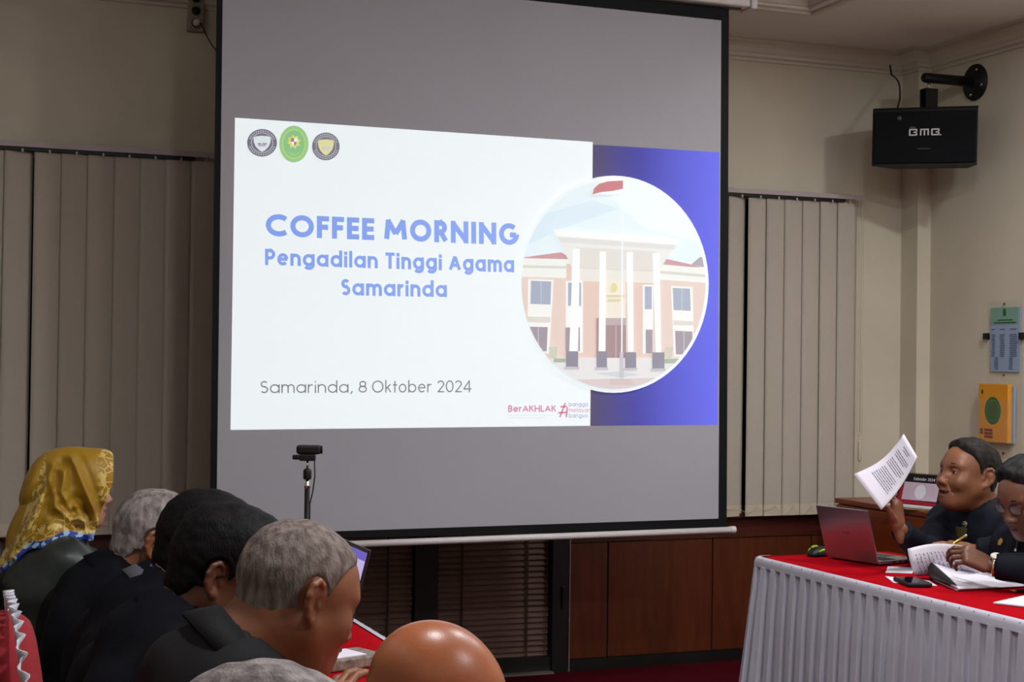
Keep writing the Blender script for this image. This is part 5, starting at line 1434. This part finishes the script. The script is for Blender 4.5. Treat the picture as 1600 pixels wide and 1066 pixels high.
# 1 woman with the yellow scarf
Hw = at_depth(114, 764, 4.55)
rw = seated_left('woman in a yellow flowered headscarf and dark green satin blouse at the far left', Hw, R(2), None, C_green, SK_d,
    dict(glasses=True, shw=.165, collar=False, legs=True), scale=.95, pel_dx=-.1, c7=Hw + Vector((-.05, 0, -.15)), gname='blouse')
def hem_line(x, ay): return .142 + .36 * np.maximum(-.035 - x, 0) + 1.2 * np.maximum(-.12 - x, 0) ** 1 * .5 + .25 * np.maximum(x - .02, 0) + .005 * np.sin(x * 55)
def scarf_local(P):
    x, y, z = P; ay = np.abs(y)
    d = s_ell(P, (-.012, 0, .025), (.116, .096, .106))
    d = smin(d, s_ell(P, (.05, 0, .03), (.078, .08, .082)), .04)
    d = smin(d, s_cap((x, y * .92, z), (.095, 0, .085), (.075, 0, -.02), .03, .05), .05)
    d = smin(d, s_cap((x, y * .8, z), (-.03, 0, -.05), (-.045, 0, -.2), .095, .135), .06)
    d = smin(d, s_cap((x, y * .75, z), (-.055, 0, 0), (-.105, 0, -.25), .085, .10), .05)
    d = smin(d, s_cap((x, y, z), (.045, 0, -.12), (.055, 0, -.25), .055, .075), .05)
    folds = (((-.015, .098), (.02, .02), (.055, -.06), (.092, -.15)), ((-.07, .075), (-.105, -.03), (-.14, -.12), (-.175, -.2)), ((-.075, .03), (-.06, -.045), (-.02, -.078), (.03, -.085)), ((.0, -.045), (.03, -.1), (.058, -.16)), ((-.04, .06), (-.045, .0), (-.02, -.05)))
    fd = 0.0
    for pts in folds:
        dm = None
        for (ax_, az_), (bx_, bz_) in zip(pts[:-1], pts[1:]):
            ux, uz = bx_ - ax_, bz_ - az_; h_ = np.clip(((x - ax_) * ux + (z - az_) * uz) / (ux * ux + uz * uz), 0, 1)
            q_ = np.sqrt((x - ax_ - ux * h_) ** 2 + (z - az_ - uz * h_) ** 2); dm = q_ if dm is None else np.minimum(dm, q_)
        fd = fd + .013 * np.exp(-(dm / .009) ** 2) - .007 * np.exp(-((dm - .026) / .012) ** 2)
    d = d - fd * np.clip((ay - .03) / .03, 0, 1)
    # folds fanning from under the chin
    an = np.arctan2(z + .02, x - .1) ; rr_ = np.sqrt((x - .1) ** 2 + (z + .02) ** 2)
    d = d - .015 * (np.abs(np.sin(an * 8 + 1.2 * np.sin(rr_ * 16))) ** .7 - .6) * np.clip((rr_ - .1) / .12, 0, 1) * np.clip((.03 - z) / .12, 0, 1)
    d = d + .003 * wob(P, 28, 2)
    cav = s_ell((x, y, z), (.125, 0, -.02), (.06, .058, .115)); cav = np.minimum(cav, s_ell(P, (.09, 0, .0), (.05, .06, .085)))
    d = smax(d, -cav, .006)
    d = smax(d, x - .116 + .30 * np.clip(-z + .03, 0, .3), .006)
    hem = -z - hem_line(x, ay)
    d = smax(d, hem, .004)
    return np.maximum(d, -(d + .009)) if False else d
V, Q = surface_nets(scarf_local, (-.31, -.24, -.38), (.14, .24, .15), .0042); Q = fix_normals(V, Q)
_, HMw, c7w, *_ = rw
root_w = rw[0]
M_scarf = mat('yellow scarf', lin(190, 140, 14), .5, bump=.05, bscale=150, spec=.35, sheen=.1)
nt = M_scarf.node_tree; b_ = nt.nodes['Principled BSDF']
def N(t, **k):
    n = nt.nodes.new(t)
    for a, v in k.items(): setattr(n, a, v)
    return n
at = N('ShaderNodeAttribute', attribute_name='hem'); af = N('ShaderNodeAttribute', attribute_name='floral'); tc = N('ShaderNodeTexCoord')
vo = N('ShaderNodeTexVoronoi', feature='DISTANCE_TO_EDGE'); vo.inputs['Scale'].default_value = 34; nt.links.new(tc.outputs['Object'], vo.inputs['Vector'])
ns = N('ShaderNodeTexNoise'); ns.inputs['Scale'].default_value = 38; ns.inputs['Detail'].default_value = 4; nt.links.new(tc.outputs['Object'], ns.inputs['Vector'])
ln_ = N('ShaderNodeMath', operation='LESS_THAN'); nt.links.new(vo.outputs['Distance'], ln_.inputs[0]); ln_.inputs[1].default_value = .035
gt = N('ShaderNodeMath', operation='GREATER_THAN'); nt.links.new(ns.outputs['Fac'], gt.inputs[0]); gt.inputs[1].default_value = .53
mx_ = N('ShaderNodeMath', operation='MAXIMUM'); nt.links.new(ln_.outputs[0], mx_.inputs[0]); nt.links.new(gt.outputs[0], mx_.inputs[1])
ml = N('ShaderNodeMath', operation='MULTIPLY'); nt.links.new(mx_.outputs[0], ml.inputs[0]); nt.links.new(af.outputs['Fac'], ml.inputs[1])
m1 = N('ShaderNodeMix', data_type='RGBA'); nt.links.new(ml.outputs[0], m1.inputs['Factor']); m1.inputs[6].default_value = lin(152, 116, 10); m1.inputs[7].default_value = lin(208, 184, 104)
hr = N('ShaderNodeValToRGB'); hr.color_ramp.interpolation = 'CONSTANT'; nt.links.new(ns.outputs['Fac'], hr.inputs['Fac'])
hr.color_ramp.elements[0].color = lin(24, 50, 140); hr.color_ramp.elements[1].position = .52; hr.color_ramp.elements[1].color = lin(150, 190, 215)
m2 = N('ShaderNodeMix', data_type='RGBA'); nt.links.new(at.outputs['Fac'], m2.inputs['Factor']); nt.links.new(m1.outputs[2], m2.inputs[6]); nt.links.new(hr.outputs['Color'], m2.inputs[7])
nt.links.new(m2.outputs[2], b_.inputs['Base Color'])
sc_o = np_mesh('headscarf', [(xform(V, HMw), Q, 0)], None, [M_scarf]); W(sc_o, root_w)
X_, Y_, Z_ = V.T
hemd = Z_ + hem_line(X_, np.abs(Y_))
a1 = sc_o.data.attributes.new('hem', 'FLOAT', 'POINT'); a1.data.foreach_set('value', (hemd < .022).astype(np.float32))
flo = np.maximum(np.clip((X_ - .055) / .03, 0, 1) * (Z_ > -.03), np.clip((.085 - hemd) / .03, 0, 1)); flo = np.maximum(flo, ((X_ < -.09) & (np.abs(X_ + .105 - .3 * Z_) < .018)) * 1.0)
a2 = sc_o.data.attributes.new('floral', 'FLOAT', 'POINT'); a2.data.foreach_set('value', flo.astype(np.float32))
chair('low black padded chair under the woman in the yellow scarf', Hw.x - .10, Hw.y + .02, 0, 'plain', .84)
chair('empty black padded chair beyond the woman in the yellow scarf, at the left edge', .06, 5.02, -PI / 2, 'plain', .97)

# 2 grey haired man
H2 = at_depth(242, 847, 3.9)
seated_left('man with full grey hair and dark jacket beside the woman in yellow', H2, R(24), ('short', .010, .008, .0016, H_grey), C_navy, SK_a, dict(neck=.056), scale=1.0, pel_dx=-.2)
# 3 dark haired man mostly hidden
H3 = at_depth(318, 862, 3.42)
seated_left('mostly hidden black-haired man with grey-edged collar between the grey-haired and spectacled men', H3, R(26), ('full', .011, .014, .0016, H_black), C_navy, SK_b, dict(collar_mat=mat('grey edged collar', lin(84, 86, 96), .7)), scale=1.0, pel_dx=-.22)
# 4 black haired man with spectacles
H4 = at_depth(349, 900, 3.02)
seated_left('man with thick black hair and spectacles leaning over the left table', H4, R(27), ('full', .012, .020, .0016, H_black), C_navy, SK_b, dict(glasses=True), yaw_=R(-9), scale=1.0, pel_dx=-.22)
# 5 grey balding man in the middle
H5 = at_depth(464, 932, 2.45)
arm5 = [(1, Vector((.50, 2.55, .80)), Vector((.70, 2.74, .772)), ((.45, .75, .75), (-.6, -.3, .6), dict(curl=.35, spread=.1))),
        (-1, Vector((.48, 2.20, .80)), Vector((.70, 2.33, .80)), rest(0, 0, False, .4))]
seated_left('balding man with thin grey hair and black shirt looking down at papers', H5, R(22), ('short', .003, .002, .0010, H_thin), C_black, SK_a, dict(h=.0026, neck=.062, jowl=.004, lids=1), scale=1.0, yaw_=R(17), pel_dx=-.24, arms=arm5, gname='shirt')
# 6 bald man, nearest in the row
H6 = at_depth(672, 1108, 2.07)
seated_left('bald man in front with a shiny bare head, in dark clothes', H6, R(38), None, C_navy, SK_c, dict(h=.0026, neck=.06, lids=1), scale=.98, pel_dx=-.30)
# 7 grey crown at the lower edge
H7 = at_depth(412, 1240, 1.47)
person('nearest man with only his grey hair crown showing at the lower edge', H7, 0.0, R(12), 0, 1.0, SK_a, ('short', .006, .004, .002, H_grey), C_navy, Vector((H7.x - .14, H7.y, .545)), 0.0,
       [(s, Vector((H7.x + .02, H7.y + s * .24, .74)), Vector((H7.x + .16, H7.y + s * .13, .72)), rest(0, 0, s == 1, -s * .3)) for s in (1, -1)], dict(legs=True))
for Hq, pdx, lab in ((H2, -.2, 'black padded chair under the man with full grey hair'), (H3, -.22, 'black padded chair under the mostly hidden black-haired man'), (H4, -.22, 'black padded chair under the black-haired spectacled man'),
                (H6, -.30, 'black padded chair under the shiny bald man'), (H7, -.14, 'black padded chair under the nearest grey-haired man')):
    chair(lab, Hq.x + pdx + .02, Hq.y, 0, 'plain', .74 if Hq.y > 2.2 else .68)
rc = chair('red covered chair with a white frilled edge at the lower left', .405, 2.52, 0, 'red', 1.06)
# frill along the cover seam
b = MB(); V = []; F = []; n = 260; top = 1.06
for k in range(n + 1):
    a = PI * k / n; y = .232 * math.cos(a); ee = (1 - abs(math.cos(a)) ** 3) ** (1 / 3)
    z = .62 + (top - .625) * ee if True else 0
    xx = -.22 - (z - .5) * .10
    wv = .0065 * math.sin(k * .62) + .003 * math.sin(k * 1.3)
    V += [(xx + .012, y, z), (xx + .014 + wv, y * 1.05 + .004 * math.sin(k * .45), z + .022 * ee)]
F = [(2 * k, 2 * k + 1, 2 * k + 3, 2 * k + 2) for k in range(n)]
b.add(V, F, M_skirt, True); fr = b.build('white_frill', rc); md = fr.modifiers.new('thickness', 'SOLIDIFY'); md.thickness = .002

# 8 the speaker behind the right table
H8 = at_depth(1513, 742, 5.45)
c8 = Vector((3.555, H8.y + .0, H8.z - .145))
wr8 = at_depth(1405, 826, 5.205); el8 = at_depth(1446, 866, 5.34); el8.z = max(el8.z, .80)
upl = (UP * .97 - RT * .10 + FW * .04)
hand8 = (tuple(upl), tuple(RT * .84 - FW * .52), dict(curl=[.45, .55, .6, .65], thumb=(.60, .80, .08), tcurl=.12, h=.003, scale=.95))
wl8 = at_depth(1522, 861, 5.2)
arms8 = [(-1, el8, wr8, hand8), (1, Vector((3.42, H8.y - .27, .83)), wl8, ((-.9, -.1, .1), (-.1, -.4, .8), dict(curl=.45, h=.004)))]
r8 = person('smiling dark-haired man raising a printed sheet, dark shirt with round pin', H8, R(180), R(-7), R(0), 1.03, SK_a, ('short', .008, .007, .0015, H_dark), C_shirt, Vector((3.63, H8.y, .545)), PI, arms8,
    dict(mouth=.006, jowl=.008, neck=.062, belly=1, shw=.20, lids=.25, h=.0026, smile=1), c8, garment_name='shirt')
chair('black padded chair under the speaking man with the raised sheet', 3.63 - .02, H8.y, PI, 'plain', .86)
# 9 the second man at the right edge
H9 = at_depth(1608, 776, 4.92)
c9 = Vector((H9.x + .10, H9.y - .01, H9.z - .125))
w9 = at_depth(1545, 884, 4.80)
arms9 = [(1, Vector((3.32, H9.y - .22, .825)), w9, (tuple(-RT * .93 + UP * .42), tuple(UP * .75 - FW * .7), dict(scale=.9, curl=[.6, .72, .78, .8], spread=.03, thumb=(.7, .45, -.5), h=.0028))),
         (-1, Vector((3.52, H9.y + .24, .74)), Vector((3.52, H9.y + .06, .645)), None)]
r9 = person('man in spectacles and dark shirt looking down at the booklet, at the right edge', H9, R(184), R(24), 0, 1.0, SK_b, ('short', .010, .012, .002, H_salt), C_shirt, Vector((H9.x + .22, H9.y, .545)), PI, arms9,
    dict(glasses=True, jowl=.002, neck=.057, lids=1, h=.0028), c9, garment_name='shirt')
chair('black padded chair under the spectacled man at the right edge', H9.x + .2, H9.y, PI, 'plain', .86)

# ------------------------------------------------------------------ small things the two men wear or hold
def pinned(px_, py_, dep_, r_, m1_, m2_, name, label, shape='round', parent=None):
    c = at_depth(px_, py_, dep_); n = Vector((-.8, -.5, .25)).normalized(); M = frame(c, n.orthogonal(), n)
    b = MB()
    if shape == 'round': b.lathe([(r_, 0), (r_, .003), (r_ * .75, .004)], m1_, n=18, M=M); b.lathe([(r_ * .5, .0035), (r_ * .5, .0048)], m2_, n=12, M=M)
    else: b.lathe([(r_, 0), (r_, .003), (r_ * .6, .004)], m1_, n=6, M=M @ Matrix.Scale(1.5, 4, (0, 1, 0)))
    o = b.build(name); 
    if label: o['label'] = label
    return W(o, parent)
# held sheet
A4 = [at_depth(1412, 678, 5.24), at_depth(1433, 714, 5.14), at_depth(1377, 797, 5.15), at_depth(1334, 741, 5.26)]
ps = empty('printed_sheet', 'white printed sheet held up in the raised hand of the speaking man', 'paper', tuple(A4[2]))
def shp(u, v):      # u along the top edge (TL->TR), v from top to bottom
    p = A4[0].lerp(A4[1], u).lerp(A4[3].lerp(A4[2], u), v); nrm = (A4[1] - A4[0]).cross(A4[3] - A4[0]).normalized()
    return p + nrm * (.022 * math.sin(PI * v) * (1 - .3 * u)) + (A4[1] - A4[0]) * (.10 * math.sin(PI * v) * (1 - u) * .6)
P = np.array([[tuple(shp(i / 10, j / 14)) for j in range(15)] for i in range(11)])
W(grid_mesh('leaf', P, M_paper, None, .001), ps)
b = MB(); rr = random.Random(11)
for i in range(19):
    v = .10 + i * .036
    if i in (0, 1): u0, u1 = (.3, .72) if i == 0 else (.36, .64)
    elif i in (2, 6, 11): continue
    else: u0, u1 = .16 + rr.uniform(0, .05), .86 - (rr.uniform(0, .3) if i in (5, 10, 14, 18) else rr.uniform(0, .05))
    u = u0
    while u < u1:
        l_ = min(rr.uniform(.03, .09), u1 - u)
        q = [shp(u, v), shp(u + l_, v), shp(u + l_, v + .014), shp(u, v + .014)]
        nn = (q[1] - q[0]).cross(q[3] - q[0]).normalized(); nn = nn if nn.dot(FW) < 0 else -nn
        b.add([p + nn * .0009 for p in q], [(0, 1, 2, 3)], M_ink); u += l_ + .016
W(b.build('printed_lines'), ps)['kind'] = 'stuff'
M_badge = mat('silver pin', lin(150, 140, 110), .35, metal=.7); M_dk = mat('pin dark', lin(40, 36, 30), .5)
def front_of(objs, x, y):
    """depth of the first surface of the given mesh objects along the sight line to a measured photo point"""
    from mathutils.bvhtree import BVHTree
    d = (at_depth(x, y, 1) - Vector((0, 0, CAM_H))); L = d.length; best = None
    for o in objs:
        me = o.data; bv = BVHTree.FromPolygons([v.co for v in me.vertices], [p.vertices for p in me.polygons])
        loc, nrm, i, dist = bv.ray_cast(Vector((0, 0, CAM_H)), d.normalized())
        if loc is not None and (best is None or dist < best[1]): best = (loc, dist, nrm)
    return best
def kid(root, n): return [c for c in root.children if c.name.split('.')[0] == n]
def wear(root, x, y, make, name, label=None):
    h = front_of(kid(root, 'shirt'), x, y)
    if h is None: return
    loc, dist, nrm = h; nrm = nrm if nrm.dot(FW) < 0 else -nrm
    b = MB(); make(b, frame(loc + nrm * .001, nrm.cross(Vector((0, 0, 1))), nrm)); o = b.build(name)
    if label: o['label'] = label
    W(o, root)
r8o, r9o = r8[0], r9[0]
def mk_round(b, M):
    b.lathe([(.0125, 0), (.0125, .003), (.010, .004)], M_badge, n=20, M=M); b.lathe([(.0085, .0035), (.0085, .0046)], M_dk, n=16, M=M); b.lathe([(.004, .004), (.004, .0054)], M_badge, n=12, M=M)
wear(r8o, 1508, 820, mk_round, 'lapel_pin', 'round silver pin')
def mk_tag(b, M): b.box((-.03, -.036, 0), (.03, .0, .004), mat('olive badge', lin(74, 72, 40), .5), M=M, bev=.001); b.box((-.03, .0, .0), (.03, .008, .005), M_chrome, M=M)
wear(r8o, 1503, 840, mk_tag, 'name_badge', 'olive name badge with silver clip')
def mk_shield(b, M): b.add([M @ Vector(p) for p in ((-.008, .012, .003), (.008, .012, .003), (.009, 0, .004), (0, -.015, .003), (-.009, 0, .004))], [(0, 1, 2, 3, 4)][::-1], M_gold); b.lathe([(.011, 0), (.011, .0025)], M_gold, n=10, M=M)
wear(r9o, 1564, 847, mk_shield, 'shield_pin', 'small gold shield pin')
def mk_clip(b, M): b.box((-.003, -.045, 0), (.003, .006, .005), mat('pen clip steel', lin(70, 76, 84), .3, metal=.8), M=M, bev=.0012); b.lathe([(.0045, 0), (.0045, .008)], M_chrome, n=10, M=M)
wear(r9o, 1589, 860, mk_clip, 'pocket_pen', 'steel pen clip on the pocket')
# wrist watch of the second man
wrist = Vector(arms9[0][2]); ax = Vector(arms9[0][2]) - Vector(arms9[0][1]); ax.normalize()
b = MB(); Mw = frame(wrist - ax * .018, Vector((0, 0, 1)).cross(ax), ax)
b.lathe([(.031, -.008), (.034, -.006), (.034, .006), (.031, .008)], mat('gold silver watch', lin(200, 186, 150), .25, metal=.9), n=24, M=Mw)
b.lathe([(.017, 0), (.017, .006), (.014, .008)], mat('watch face', lin(210, 206, 200), .3), n=18, M=frame(wrist - ax * .018 + UP * .030 - FW * .012, ax, UP - FW * .5))
o = b.build('wrist_watch'); o['label'] = 'gold and silver wrist watch'; W(o, r9o)
# gold pen between the fingers of the speaker's resting hand
p0, p1 = at_depth(1488, 851, 5.02), at_depth(1508, 838, 5.06)
gp = empty('gold_pen', 'gold pen in the resting hand of the speaking man', 'pen', tuple(p0))
b = MB(); b.tube([p0, p0.lerp(p1, .15), p1], [.002, .0055, .0055], M_gold, 10); W(b.build('barrel'), gp)
b = MB(); b.tube([p1, p1 + (p1 - p0) * .12], [.0058, .0045], M_chrome, 10); W(b.build('cap_end'), gp)
